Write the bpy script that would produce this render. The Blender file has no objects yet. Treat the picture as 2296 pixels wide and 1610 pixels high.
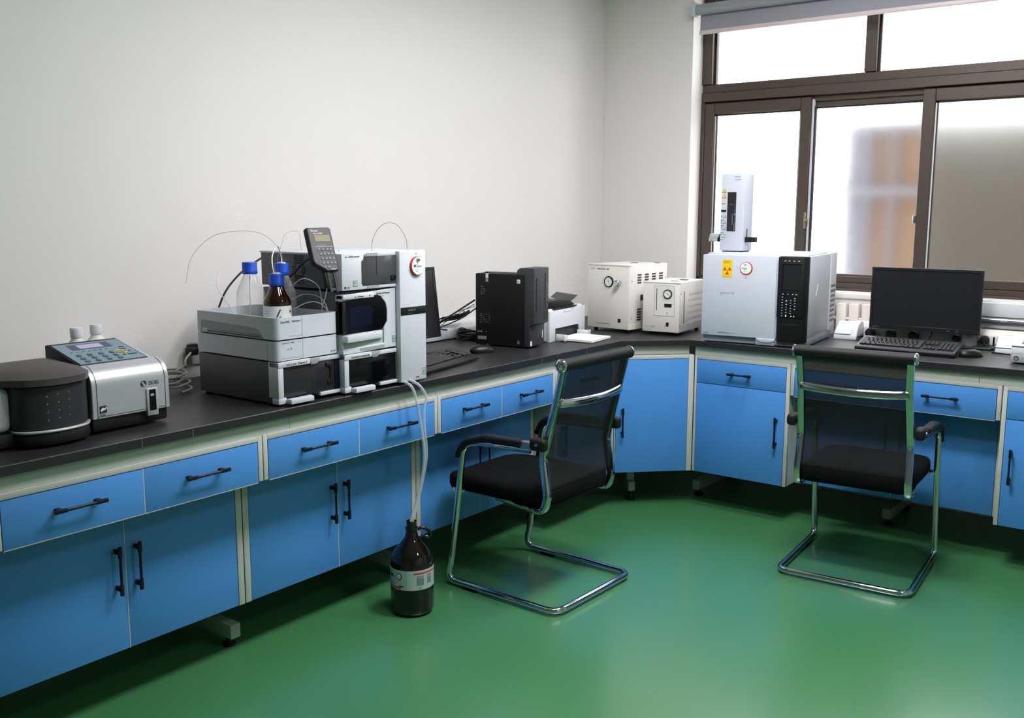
import bpy, bmesh, math, random
from mathutils import Vector, Matrix, Euler
random.seed(7)
S = bpy.context.scene
C = S.collection
R = math.radians

# ------------------------------------------------------------------ materials
def lin(h):
    if isinstance(h, str):
        h = h.lstrip('#'); c = [int(h[i:i+2], 16)/255 for i in (0, 2, 4)]
    else: c = [x/255 for x in h]
    return [x/12.92 if x <= .04045 else ((x+.055)/1.055)**2.4 for x in c] + [1.0]
MATS = {}
def mat(name, col, rough=.5, metal=0, spec=.5, noise=.03, scale=40, bump=0, trans=0, ior=1.45, emit=0, coat=0, alpha=1, rvar=.0):
    m = bpy.data.materials.new(name); m.use_nodes = True
    nt = m.node_tree; b = nt.nodes['Principled BSDF']
    c = lin(col)
    b.inputs['Base Color'].default_value = c
    b.inputs['Roughness'].default_value = rough
    b.inputs['Metallic'].default_value = metal
    b.inputs['Specular IOR Level'].default_value = spec
    b.inputs['IOR'].default_value = ior
    b.inputs['Transmission Weight'].default_value = trans
    b.inputs['Coat Weight'].default_value = coat
    b.inputs['Alpha'].default_value = alpha
    if emit:
        b.inputs['Emission Color'].default_value = c; b.inputs['Emission Strength'].default_value = emit
    if noise or bump or rvar:
        tc = nt.nodes.new('ShaderNodeTexCoord'); nz = nt.nodes.new('ShaderNodeTexNoise')
        nz.inputs['Scale'].default_value = scale; nz.inputs['Detail'].default_value = 4
        nt.links.new(tc.outputs['Object'], nz.inputs['Vector'])
        if noise:
            mx = nt.nodes.new('ShaderNodeMix'); mx.data_type = 'RGBA'
            mx.inputs['A'].default_value = [x*(1-noise) for x in c[:3]]+[1]
            mx.inputs['B'].default_value = [min(1, x*(1+noise)) for x in c[:3]]+[1]
            nt.links.new(nz.outputs['Fac'], mx.inputs['Factor'])
            nt.links.new(mx.outputs['Result'], b.inputs['Base Color'])
        if bump:
            bp = nt.nodes.new('ShaderNodeBump'); bp.inputs['Strength'].default_value = bump; bp.inputs['Distance'].default_value = .002
            nt.links.new(nz.outputs['Fac'], bp.inputs['Height']); nt.links.new(bp.outputs['Normal'], b.inputs['Normal'])
        if rvar:
            mr = nt.nodes.new('ShaderNodeMapRange'); mr.inputs['To Min'].default_value = rough-rvar; mr.inputs['To Max'].default_value = rough+rvar
            nt.links.new(nz.outputs['Fac'], mr.inputs['Value']); nt.links.new(mr.outputs['Result'], b.inputs['Roughness'])
    MATS[name] = m
    return m
def see_through(name, col, fac, rough=.05, gloss=.08, bsdf='Diffuse'):
    """thin sheet: part of the light passes straight, the rest meets the surface"""
    m = bpy.data.materials.new(name); m.use_nodes = True; nt = m.node_tree
    for n in list(nt.nodes): nt.nodes.remove(n)
    out = nt.nodes.new('ShaderNodeOutputMaterial'); mx = nt.nodes.new('ShaderNodeMixShader')
    tr = nt.nodes.new('ShaderNodeBsdfTransparent'); pb = nt.nodes.new('ShaderNodeBsdfPrincipled')
    pb.inputs['Base Color'].default_value = lin(col); pb.inputs['Roughness'].default_value = rough
    if bsdf == 'tint': tr.inputs['Color'].default_value = lin(col)
    fr = nt.nodes.new('ShaderNodeLayerWeight'); fr.inputs['Blend'].default_value = .35
    mr = nt.nodes.new('ShaderNodeMapRange'); mr.inputs['To Min'].default_value = fac; mr.inputs['To Max'].default_value = min(1, fac+gloss)
    nt.links.new(fr.outputs['Facing'], mr.inputs['Value']); nt.links.new(mr.outputs['Result'], mx.inputs['Fac'])
    nt.links.new(tr.outputs[0], mx.inputs[1]); nt.links.new(pb.outputs[0], mx.inputs[2]); nt.links.new(mx.outputs[0], out.inputs[0])
    MATS[name] = m
    return m
M = MATS
mat('wall_paint', '#dedbd8', .85, spec=.2, noise=.015, scale=6, bump=.03)
mat('far_wall', (186, 188, 186), .8, spec=.2, noise=.02)
mat('ceiling_paint', '#e6e4e0', .9, noise=.01)
mat('floor_epoxy', (64, 122, 77), .33, spec=.9, noise=.05, scale=2.2, rvar=.04)
mat('blue', (73, 138, 207), .42, noise=.02, scale=8)
mat('cream', (186, 188, 182), .45, noise=.02)
mat('apron', (176, 184, 174), .5, noise=.02)
mat('worktop', (34, 34, 35), .42, noise=.12, scale=90, spec=.5)
mat('worktop_edge', (50, 51, 54), .5, noise=.1, scale=90)
mat('seam', (120, 120, 122), .6)
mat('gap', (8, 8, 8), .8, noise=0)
mat('steel_grey', (150, 156, 148), .45)
mat('rubber', (10, 10, 11), .6)
mat('handle', (12, 14, 26), .5, spec=.35)
mat('chrome', (200, 203, 206), .07, metal=1, noise=0)
mat('satin', (170, 172, 176), .28, metal=.9)
mat('fabric', (8, 8, 9), .95, spec=.15, bump=.25, scale=600, noise=.2)
mat('arm_black', (12, 12, 13), .6, spec=.4)
mat('white_case', (214, 216, 220), .4)
mat('light_grey', (196, 199, 205), .38)
mat('mid_grey', (150, 154, 158), .45)
mat('pale_green_grey', (170, 180, 178), .4)
mat('gc_white', (196, 200, 211), .42)
mat('gc_side', (196, 198, 204), .45)
mat('gc_base', (146, 152, 166), .45)
mat('cream_case', (222, 218, 212), .45)
mat('charcoal', (78, 76, 79), .5, noise=.05)
mat('bezel_grey', (54, 54, 57), .45)
mat('lid_grey', (66, 62, 61), .5)
mat('panel_black', (38, 38, 41), .5)
mat('key_teal', (78, 98, 110), .35)
mat('brass', (150, 140, 105), .35, metal=.8)
mat('black', (14, 14, 15), .4)
mat('black_matte', (14, 14, 15), .6, spec=.35)
mat('black_gloss', (6, 6, 9), .12)
mat('smoke', (40, 38, 42), .12)
mat('smoke_grey', (66, 66, 68), .15)
mat('navy', (10, 14, 34), .15)
mat('screen_black', (32, 32, 33), .28)
mat('bezel', (20, 20, 22), .45)
mat('key', (30, 30, 32), .5)
mat('silver', (188, 190, 194), .38, metal=.5)
mat('keypad_teal', (112, 136, 148), .4)
mat('lcd_navy', (44, 52, 96), .25)
mat('lcd_pale', (176, 172, 196), .3)
mat('lcd_olive', (136, 132, 100), .3)
mat('yellow', (240, 200, 20), .5)
mat('orange_red', (200, 62, 16), .5)
mat('red', (196, 40, 40), .45)
mat('sticker', (232, 236, 232), .4)
mat('sticker_grey', (170, 188, 186), .4)
mat('ink', (36, 38, 46), .5, noise=0)
mat('ink_grey', (120, 124, 132), .5, noise=0)
mat('ink_white', (225, 228, 230), .5, noise=0)
mat('ink_green', (70, 130, 70), .5, noise=0)
mat('cap_blue', (28, 78, 190), .35)
mat('amber', (36, 14, 6), .05, trans=.0, coat=.3)
mat('amber_dark', (16, 12, 8), .06, coat=.3)
mat('plastic_bottle', (222, 220, 216), .4)
mat('paper', (240, 240, 242), .7)
mat('cord_grey', (150, 148, 142), .5)
mat('tube_white', (225, 225, 228), .35)
mat('blind_fabric', (150, 148, 156), .8, scale=300, noise=.04)
mat('blind_bar', (214, 200, 200), .4)
mat('window_brown', (78, 68, 60), .42, metal=.25, noise=.05)
mat('window_dark', (40, 36, 34), .5)
mat('radiator', (226, 218, 208), .45)
mat('lamp_bright', (252, 251, 255), .5, emit=100, noise=0)
mat('lamp_fill', (252, 251, 255), .5, emit=55, noise=0)  # emission of the added fill panel near the window
mat('lamp_soft', (252, 251, 255), .5, emit=36, noise=0)
mat('tan_facade', (98, 76, 55), .8, noise=.04, scale=3)
mat('lavender_facade', (66, 66, 74), .8, noise=.04, scale=3)
mat('grey_facade', (66, 60, 52), .8, noise=.05, scale=2)
mat('white_facade', (92, 92, 97), .7)
see_through('clear_glass', (235, 240, 240), .03, .03, .12)
see_through('mesh_fabric', (20, 21, 24), .92, .8, .08)
see_through('bottle_glass', (205, 210, 210), .10, .03, .5)
see_through('hose', (205, 212, 218), .38, .2, .4)
def frosted(name, col, rough):
    m = bpy.data.materials.new(name); m.use_nodes = True; nt = m.node_tree; b = nt.nodes['Principled BSDF']
    b.inputs['Base Color'].default_value = lin(col); b.inputs['Roughness'].default_value = rough
    b.inputs['Transmission Weight'].default_value = 1; b.inputs['IOR'].default_value = 1.3
    nz = nt.nodes.new('ShaderNodeTexNoise'); nz.inputs['Scale'].default_value = 3
    mr = nt.nodes.new('ShaderNodeMapRange'); mr.inputs['To Min'].default_value = rough*.9; mr.inputs['To Max'].default_value = rough*1.1
    nt.links.new(nz.outputs['Fac'], mr.inputs['Value']); nt.links.new(mr.outputs['Result'], b.inputs['Roughness'])
    MATS[name] = m
frosted('frosted_glass', (246, 246, 250), .19)
frosted('frosted_glass_grey', (206, 210, 208), .30)

fb_ = M['floor_epoxy'].node_tree.nodes['Principled BSDF']; fb_.inputs['Coat Weight'].default_value = 1.0; fb_.inputs['Coat Roughness'].default_value = .22
# ------------------------------------------------------------------ builders
def fillet(pts, r, n=6):
    P = [Vector(p) for p in pts]; out = [P[0]]
    rr = r if isinstance(r, (list, tuple)) else [r]*len(P)
    for i in range(1, len(P)-1):
        a = (P[i-1]-P[i]); b = (P[i+1]-P[i]); la, lb = a.length, b.length
        a.normalize(); b.normalize(); ang = a.angle(b)
        if ang > 3.1: out.append(P[i]); continue
        t = min(rr[i]/math.tan(ang/2), la*.49, lb*.49)
        p0, p2 = P[i]+a*t, P[i]+b*t
        for k in range(n+1):
            s = k/n; out.append(p0*(1-s)**2 + P[i]*2*s*(1-s) + p2*s*s)
    out.append(P[-1]); return out
def smooth_path(pts, n=8):
    P = [Vector(p) for p in pts]; P = [P[0]*2-P[1]]+P+[P[-1]*2-P[-2]]; out = []
    for i in range(1, len(P)-2):
        for k in range(n):
            t = k/n; a, b, c, d = P[i-1:i+3]
            out.append(.5*((2*b)+(c-a)*t+(2*a-5*b+4*c-d)*t*t+(3*b-a-3*c+d)*t**3))
    out.append(P[-2]); return out
class B:
    def __init__(s): s.bm = bmesh.new()
    def _new(s, geo0): return [v for v in s.bm.verts if v not in geo0]
    def box(s, x0, x1, y0, y1, z0, z1, bev=0, seg=2, M=None, edges=None):
        vs = [s.bm.verts.new((x, y, z)) for x in (x0, x1) for y in (y0, y1) for z in (z0, z1)]
        fs = [s.bm.faces.new([vs[i] for i in f]) for f in ((0, 1, 3, 2), (4, 6, 7, 5), (0, 4, 5, 1), (2, 3, 7, 6), (0, 2, 6, 4), (1, 5, 7, 3))]
        if bev:
            es = set(e for f in fs for e in f.edges)
            if edges: es = [e for e in es if edges(*[v.co for v in e.verts])]
            r = bmesh.ops.bevel(s.bm, geom=list(es), offset=bev, segments=seg, profile=.5, affect='EDGES')
            vs = list(set(v for f in r['faces'] for v in f.verts) | set(v for v in vs if v.is_valid))
        if M is not None: bmesh.ops.transform(s.bm, matrix=M, verts=vs)
        return s
    def prism(s, poly, h0, h1, axis='z', bev=0, seg=2, M=None, rim=False):
        def P(a, b, h): return {'z': (a, b, h), 'x': (h, a, b), 'y': (a, h, b)}[axis]
        lo = [s.bm.verts.new(P(a, b, h0)) for a, b in poly]; hi = [s.bm.verts.new(P(a, b, h1)) for a, b in poly]
        n = len(poly); fs = [s.bm.faces.new(lo[::-1]), s.bm.faces.new(hi)]
        caps = [e for f in fs for e in f.edges]
        for i in range(n): fs.append(s.bm.faces.new((lo[i], lo[(i+1) % n], hi[(i+1) % n], hi[i])))
        vs = lo+hi
        bmesh.ops.recalc_face_normals(s.bm, faces=fs)
        if bev:
            es = caps if rim else list(set(e for f in fs for e in f.edges))
            r = bmesh.ops.bevel(s.bm, geom=es, offset=bev, segments=seg, profile=.5, affect='EDGES')
            vs = list(set(v for f in r['faces'] for v in f.verts) | set(v for v in vs if v.is_valid))
        if M is not None: bmesh.ops.transform(s.bm, matrix=M, verts=vs)
        return s
    def sweep(s, pts, rx, ry=None, seg=10, power=2, up=None, closed=False, caps=True):
        P = [Vector(p) for p in pts]; ry = ry or rx; n = len(P); rings = []
        T = []
        for i in range(n):
            a = P[(i-1) % n] if (closed or i) else P[i]; b = P[(i+1) % n] if (closed or i < n-1) else P[i]
            t = (b-a); T.append(t.normalized() if t.length > 1e-9 else Vector((0, 0, 1)))
        nrm = None
        for i in range(n):
            t = T[i]
            if up is not None: u = Vector(up); u = (u - t*u.dot(t))
            elif nrm is None:
                u = Vector((0, 0, 1)) if abs(t.z) < .9 else Vector((1, 0, 0)); u = u - t*u.dot(t)
            else: u = nrm - t*nrm.dot(t)
            if u.length < 1e-6: u = t.orthogonal()
            u.normalize(); nrm = u; w = t.cross(u)
            k = (rx[i] if isinstance(rx, list) else rx); l = (ry[i] if isinstance(ry, list) else ry)
            ring = []
            for j in range(seg):
                a = 2*math.pi*(j+.5)/seg; ca, sa = math.cos(a), math.sin(a)
                f = 1 if power == 2 else (abs(ca)**power+abs(sa)**power)**(-1/power)
                ring.append(s.bm.verts.new(P[i] + w*(k*ca*f) + u*(l*sa*f)))
            rings.append(ring)
        for i in range(n if closed else n-1):
            A, Bq = rings[i], rings[(i+1) % n]
            for j in range(seg): s.bm.faces.new((A[j], A[(j+1) % seg], Bq[(j+1) % seg], Bq[j]))
        if caps and not closed:
            s.bm.faces.new(rings[0][::-1]); s.bm.faces.new(rings[-1])
        return s
    def cyl(s, p0, p1, r, r1=None, seg=24):
        return s.sweep([p0, p1], [r, r if r1 is None else r1], seg=seg)
    def lathe(s, prof, c=(0, 0, 0), seg=36, M=None, flat=None):
        rings = []; vs = []
        for r, z in prof:
            ring = []
            if r < 1e-6: ring = [s.bm.verts.new((c[0], c[1], c[2]+z))]
            else:
                for j in range(seg):
                    a = 2*math.pi*j/seg; ring.append(s.bm.verts.new((c[0]+r*math.cos(a), c[1]+r*math.sin(a), c[2]+z)))
            rings.append(ring); vs += ring
        for A, Q in zip(rings, rings[1:]):
            for j in range(seg):
                k = (j+1) % seg
                if len(A) == 1 and len(Q) == 1: continue
                if len(A) == 1: s.bm.faces.new((A[0], Q[k], Q[j]))
                elif len(Q) == 1: s.bm.faces.new((A[j], A[k], Q[0]))
                else: s.bm.faces.new((A[j], A[k], Q[k], Q[j]))
        if M is not None: bmesh.ops.transform(s.bm, matrix=M, verts=vs)
        return s
    def disc(s, c, nrm, r, t=.0006, seg=28):
        c = Vector(c); n = Vector(nrm).normalized()
        return s.cyl(c-n*t, c+n*t, r, seg=seg)
    def band(s, c, r, z0, z1, a0, a1, t=.0006, n=16):
        """a piece of paper wrapped on a cylinder"""
        lo, hi, lo2, hi2 = [], [], [], []
        for k in range(n+1):
            a = R(a0+(a1-a0)*k/n)
            for L, rr, z in ((lo, r, z0), (hi, r, z1), (lo2, r+t, z0), (hi2, r+t, z1)):
                L.append(s.bm.verts.new((c[0]+rr*math.cos(a), c[1]+rr*math.sin(a), c[2]+z)))
        for k in range(n):
            s.bm.faces.new((lo2[k], lo2[k+1], hi2[k+1], hi2[k])); s.bm.faces.new((lo[k+1], lo[k], hi[k], hi[k+1]))
            s.bm.faces.new((hi2[k], hi2[k+1], hi[k+1], hi[k])); s.bm.faces.new((lo[k], lo[k+1], lo2[k+1], lo2[k]))
        return s
    def text(s, t, size, o, right, up, depth=.0004, align='LEFT', squeeze=1):
        c = bpy.data.curves.new('t', 'FONT'); c.body = t; c.size = size; c.extrude = depth/2; c.align_x = align; c.resolution_u = 2
        ob = bpy.data.objects.new('t', c); C.objects.link(ob)
        dg = bpy.context.evaluated_depsgraph_get(); me = bpy.data.meshes.new_from_object(ob.evaluated_get(dg))
        r = Vector(right).normalized(); u = Vector(up).normalized(); n = r.cross(u)
        mt = Matrix((( r.x*squeeze, u.x, n.x, o[0]), (r.y*squeeze, u.y, n.y, o[1]), (r.z*squeeze, u.z, n.z, o[2]), (0, 0, 0, 1)))
        me.transform(mt); s.bm.from_mesh(me)
        bpy.data.objects.remove(ob); bpy.data.curves.remove(c); bpy.data.meshes.remove(me)
        return s
    def obj(s, name, m, parent=None, loc=None, M=None, smooth=38, norm=True):
        if M is not None: s.bm.transform(M)
        if norm: bmesh.ops.recalc_face_normals(s.bm, faces=s.bm.faces)
        me = bpy.data.meshes.new(name); s.bm.to_mesh(me); s.bm.free()
        me.materials.append(MATS[m] if isinstance(m, str) else m)
        me.polygons.foreach_set('use_smooth', [True]*len(me.polygons)); me.set_sharp_from_angle(angle=R(smooth))
        o = bpy.data.objects.new(name, me); C.objects.link(o)
        if parent is not None: o.parent = parent
        if loc is not None: o.location = loc
        return o
def tag(o, label, cat=None, group=None, kind=None):
    if label: o['label'] = label
    if cat: o['category'] = cat
    if group: o['group'] = group
    if kind: o['kind'] = kind
    return o
def thing(name, label, cat, loc=(0, 0, 0), rotz=0, group=None):
    o = bpy.data.objects.new(name, None); C.objects.link(o); o.empty_display_size = .05
    o.location = loc; o.rotation_euler = (0, 0, R(rotz))
    return tag(o, label, cat, group)
def struct(o):
    o['kind'] = 'structure'; return o
def P(name, m, parent, *boxes, bev=0, label=None):
    b = B()
    for q in boxes: b.box(*q, bev=bev)
    o = b.obj(name, m, parent)
    if label: o['label'] = label
    return o
def copy_tree(o):
    c = o.copy(); C.objects.link(c)
    for ch in list(o.children):
        k = copy_tree(ch); k.parent = c
    return c
def rrect(x0, x1, y0, y1, r, n=5):
    out = []
    for cx, cy, a0 in ((x1-r, y0+r, -90), (x1-r, y1-r, 0), (x0+r, y1-r, 90), (x0+r, y0+r, 180)):
        for k in range(n+1):
            a = R(a0+90*k/n); out.append((cx+r*math.cos(a), cy+r*math.sin(a)))
    return out

# ------------------------------------------------------------------ camera
cam = bpy.data.cameras.new('camera'); co = bpy.data.objects.new('camera', cam); C.objects.link(co)
cam.sensor_fit = 'HORIZONTAL'; cam.sensor_width = 36; cam.lens = 2176.269*36/2296; cam.clip_start = .05
ya, pi_, ro = .6508996, -.1527447, .0022387
f = Vector((-math.sin(ya)*math.cos(pi_), math.cos(ya)*math.cos(pi_), math.sin(pi_)))
r_ = Vector((math.cos(ya), math.sin(ya), 0)); u_ = r_.cross(f)
r2 = r_*math.cos(ro)+u_*math.sin(ro); u2 = -r_*math.sin(ro)+u_*math.cos(ro)
m4 = Matrix((r2, u2, -f)).transposed().to_4x4(); m4.translation = (3.18235, -5.06785, 1.48491)
co.matrix_world = m4; S.camera = co
S.view_settings.view_transform = 'Standard'; S.view_settings.look = 'None'; S.view_settings.gamma = 1; S.view_settings.exposure = 0
try: S.view_settings.use_curve_mapping = False
except Exception: pass

# ------------------------------------------------------------------ the room
XR, YB, HC = 5.2, -8.0, 2.9
struct(P('floor', 'floor_epoxy', None, (-.2, XR+.2, YB-.2, .3, -.1, 0)))
struct(P('ceiling', 'ceiling_paint', None, (-.2, XR+.2, YB-.2, .3, HC, HC+.1)))
struct(P('wall_left', 'wall_paint', None, (-.2, 0, YB-.2, .3, 0, HC)))
struct(P('wall_right', 'far_wall', None, (XR, XR+.2, YB-.2, .3, 0, HC)))
struct(P('wall_front', 'far_wall', None, (0, XR, YB-.2, YB, 0, HC)))
WX0, WX1, WZ0, WZ1 = .585, 2.66, 1.062, 2.66
struct(P('wall_back', 'wall_paint', None, (0, WX0, 0, .24, 0, HC), (WX1, XR, 0, .24, 0, HC), (WX0, WX1, 0, .24, 0, WZ0), (WX0, WX1, 0, .24, WZ1, HC)))
# window
win = thing('window_1', None, None, (WX0, .12, WZ0)); win['kind'] = 'structure'
def W(name, m, *boxes, bev=.003, par=None, off=None):
    b = B()
    for x0, x1, y0, y1, z0, z1 in boxes: b.box(x0-WX0, x1-WX0, y0, y1, z0-WZ0, z1-WZ0, bev=bev, seg=1)
    return b.obj(name, m, par or win)
TB, TT = 2.09, 2.187
W('outer_frame', 'window_brown', (WX0, WX0+.022, 0, .09, WZ0, TB), (WX0, WX0+.06, 0, .09, TT, WZ1), (WX1-.06, WX1, 0, .09, WZ0, WZ1), (WX0+.06, WX1-.06, 0, .09, WZ1-.05, WZ1),
  (WX0, WX1, 0, .09, TB, TT-.046), (WX0, WX1, .012, .09, TT-.046, TT), (WX0, WX1, 0, .09, WZ0, WZ0+.04), (WX0+.02, WX1-.02, .02, .09, WZ0+.04, WZ0+.075), (WX0+.02, WX1-.02, .03, .09, TB-.03, TB))
W('mullion', 'window_brown', (1.497, 1.556, 0, .09, TT, WZ1-.05)); 
def pane(x0, x1, z0, z1, y, m, par=None):
    return W('glass_pane', m, (x0, x1, y, y+.005, z0, z1), bev=0, par=par)
for a, b in ((WX0+.06, 1.497), (1.556, WX1-.06)):
    W('glazing_bead', 'window_dark', (a, a+.012, .03, .05, TT, WZ1-.05), (b-.004, b, .03, .05, TT, WZ1-.05))
    pane(a, b, TT-.01, WZ1-.04, .05, 'clear_glass')
def sash(x0, x1, y0, y1, m, lw=.06, rw=.058, tw=.062, latch=None, name='sash'):
    z0, z1 = WZ0+.04, TB-.008
    s_ = W(name, 'window_brown', (x0, x0+lw, y0, y1, z0, z1), (x1-rw, x1, y0, y1, z0, z1), (x0+lw, x1-rw, y0, y1, z1-tw, z1), (x0+lw, x1-rw, y0, y1, z0, z0+.045), bev=.004)
    W('glazing_strip', 'white_case', (x0+lw, x0+lw+.007, y0+.012, y0+.020, z0+.045, z1-tw), bev=0, par=s_)
    W('gasket', 'window_dark', (x0+lw+.007, x0+lw+.013, y0+.012, y1-.005, z0+.045, z1-tw), (x1-rw-.005, x1-rw, y0+.012, y1-.005, z0+.045, z1-tw), (x0+lw, x1-rw, y0+.012, y1-.005, z1-tw-.008, z1-tw), bev=0, par=s_)
    pane(x0+lw-.004, x1-rw+.004, z0+.04, z1-tw+.004, (y0+y1)/2-.002, m, s_)
    if latch:
        W('latch', 'brass', (latch-.008, latch+.006, y0-.010, y0, 1.385, 1.475), (latch-.002, latch+.022, y0-.022, y0-.010, 1.425, 1.440), bev=.003, par=s_)
        W('side_strip', 'light_grey', (x1+.0005, x1+.013, y0+.012, y1+.005, z0, z1-.012), par=s_); W('side_gasket', 'window_dark', (x1+.0135, x1+.022, y0+.02, y1+.008, z0, z1-.05), bev=0, par=s_)
    return s_
sash(.607, 1.227, .004, .034, 'clear_glass', latch=1.224)
sash(1.15, 1.83, .044, .074, 'frosted_glass', lw=.03, rw=.03, tw=.05, name='sash')
sash(1.795, WX1-.022, .004, .034, 'frosted_glass_grey', lw=.06, rw=.058, tw=.062)
W('sash_lock', 'satin', (1.783, 1.793, -.004, .02, 1.42, 1.46), par=win)
o = W('sill_lip', 'window_brown', (WX0, WX1, -.02, .0, WZ0-.004, WZ0+.012))
struct(P('trim_1', 'wall_paint', None, (WX0-.02, WX1+.02, -.012, .12, WZ0-.03, WZ0-.004), bev=.004))   # plaster sill strip
# roller blind
bl = thing('roller_blind', 'grey roller blind partly lowered across the top of the window', 'blind', (.62, -.03, 2.57))
b = B(); b.cyl((0, 0, 0), (2.06, 0, 0), .029, seg=24); b.obj('roller_tube', 'mid_grey', bl)
P('fabric', 'blind_fabric', bl, (.012, 2.05, .018, .020, -.112, .01))
P('bottom_bar', 'blind_bar', bl, (.008, 2.054, .012, .026, -.130, -.108), bev=.003)
P('bracket', 'light_grey', bl, (-.02, 0, -.035, .03, -.035, .04), bev=.003); P('bracket', 'light_grey', bl, (2.06, 2.08, -.035, .03, -.035, .04), bev=.003)
b = B(); b.cyl((-.012, 0, 0), (0, 0, 0), .022); b.obj('end_cap', 'black', bl)
P('fascia', 'white_case', bl, (-.02, 2.08, -.03, .03, .075, .12), bev=.004)
# outdoors
bd = thing('exterior_house_front', 'blurred tan and grey house front with white crossbars behind frosted glass', 'building', (2.5, 3.0, -.5))
def FB(name, m, *bx): P(name, m, bd, *bx)
FB('column', 'lavender_facade', (-2.08, -1.85, 0, 1.2, 0, 2.66))
FB('tan_panel', 'tan_facade', (-1.84, -1.655, .02, 1.2, 0, 2.64)); FB('tan_panel', 'tan_facade', (-1.64, -1.40, .02, 1.2, 0, 2.64))
FB('grey_wall', 'grey_facade', (-1.40, 2.2, -.02, 1.2, 0, 2.70))
FB('upright_bar', 'white_facade', (-1.872, -1.838, -.05, .02, 0, 2.62)); FB('upright_bar', 'white_facade', (-1.665, -1.638, -.05, .02, 0, 2.62))
FB('cross_bar', 'white_facade', (-2.13, -1.40, -.06, -.02, 2.10, 2.165))
FB('eaves', 'lavender_facade', (-2.08, -1.3, -.08, 1.2, 2.62, 2.70))
# ------------------------------------------------------------------ worktop
HB = .85
wt = thing('worktop', 'continuous black L-shaped lab worktop with cut inner corner along both walls', 'worktop', (.375, -2.4, HB-.028))
b = B()
poly = [(0, -5.0), (.75, -5.0), (.75, -.995), (1.0, -.75), (3.6, -.75), (3.6, -.07), (0, -.07)]
b.prism([(x-.375, y+2.4) for x, y in poly], 0, .028, bev=.002, seg=1, rim=True); b.obj('slab', 'worktop', wt)
for y in (-3.585, -3.42, -1.66, -1.535, -1.30):
    b = B(); b.box(.75-.375-.001, .75-.375+.0006, y+2.4-.0008, y+2.4+.0008, .001, .026); b.obj('edge_joint', 'seam', wt)
for x in (1.72, 2.05):
    b = B(); b.box(x-.375-.0008, x-.375+.0008, -.75+2.4-.0006, -.75+2.4+.001, .001, .026); b.obj('edge_joint', 'seam', wt)

# ------------------------------------------------------------------ steel frames that carry the bench
def frame(label, loc, rotz, length, feet, ap, inset=.005):
    """local x along the run, y into the bench"""
    t = thing('bench_frame', label, 'bench frame', loc, rotz)
    P('apron', 'apron', t, *[(a+.001, b_-.001, inset, inset+.03, .7768, .821) for a, b_ in zip(ap, ap[1:])])
    for x, y0 in feet:
        q = P('foot', 'steel_grey', t, (x-.02, x+.02, y0, .68, .035, .085), bev=.003)
        P('upright', 'steel_grey', t, (x-.02, x+.02, .535, .585, .085, .80))
        for yy in (y0+.04, .62):
            b = B(); b.lathe([(0, 0), (.022, 0), (.024, .008), (.012, .014), (.008, .035), (0, .035)], (x, yy, 0), 16); b.obj('levelling_pad', 'rubber', q)
    return t
XL = .735
frame('grey-green steel frame carrying the left bench, T-feet on black pads', (XL, -5.0, 0), 90, 4, [(1.0, .20), (1.855, .20), (2.674, .20), (3.62, .20)], [0, 1.0, 1.955, 2.665, 3.47, 3.978])
frame('grey-green steel frame carrying the window bench, T-feet on black pads', (1.02, -XL, 0), 0, 2.5, [(-.055, .17), (.885, .28), (1.82, .28)], [0, 1.30, 2.5])
fr = thing('bench_frame', 'short grey-green apron and single leg under the cut inner corner of the bench', 'bench frame', (.735, -1.02, 0), 45)
P('apron', 'apron', fr, (.0, .385, .03, .06, .7768, .821))
P('foot', 'steel_grey', fr, (.115, .15, .13, .40, .05, .10), bev=.003); P('upright', 'steel_grey', fr, (.115, .15, .16, .20, .10, .185))
b = B(); b.lathe([(0, 0), (.022, 0), (.024, .008), (.012, .014), (.008, .05), (0, .05)], (.132, .15, 0), 16); b.obj('levelling_pad', 'rubber', fr)

# ------------------------------------------------------------------ cabinets
def handle(par, x, z, length, vert=False, y=0, flip=1):
    """black bar pull with flat end lugs, standing off the face at local y"""
    b = B(); h = length/2; so = .028
    def pt(a, d, w): return (x+w, y-d, z+a) if vert else (x+a, y-d, z+w)
    def bx(a0, a1, d0, d1, w0, w1, bev):
        if vert: b.box(x+w0, x+w1, y-d1, y-d0, z+a0, z+a1, bev=bev)
        else: b.box(x+a0, x+a1, y-d1, y-d0, z+w0, z+w1, bev=bev)
    for s in (-1, 1):
        bx(min(s*h, s*(h-.036)), max(s*h, s*(h-.036)), so-.005, so+.004, -.0058, .0058, .0028)
        bx(min(s*(h-.012), s*(h-.026)), max(s*(h-.012), s*(h-.026)), -.0004, so-.003, -.0035, .0035, .001)
        continue
        e = [(s*h, so-.006), (s*h, so+.002), (s*(h-.006), so+.005), (s*(h-.028), so+.005), (s*(h-.034), so-.002), (s*(h-.030), 0), (s*(h-.012), 0)]
        wd = .0058
        poly = [(q[0], q[1]) for q in e]
        lo = [b.bm.verts.new(pt(a, d, -wd)) for a, d in poly]; hi = [b.bm.verts.new(pt(a, d, wd)) for a, d in poly]
        n = len(lo); b.bm.faces.new(lo); b.bm.faces.new(hi[::-1])
        for i in range(n): b.bm.faces.new((lo[i], hi[i], hi[(i+1) % n], lo[(i+1) % n]))
    b.sweep([pt(-(h-.025), so, 0), pt(h-.025, so, 0)], .0042, .0042, seg=8)
    return b.obj('handle', 'handle', par, smooth=30)
ZB, ZD, ZT = .186, .629, .756
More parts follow.
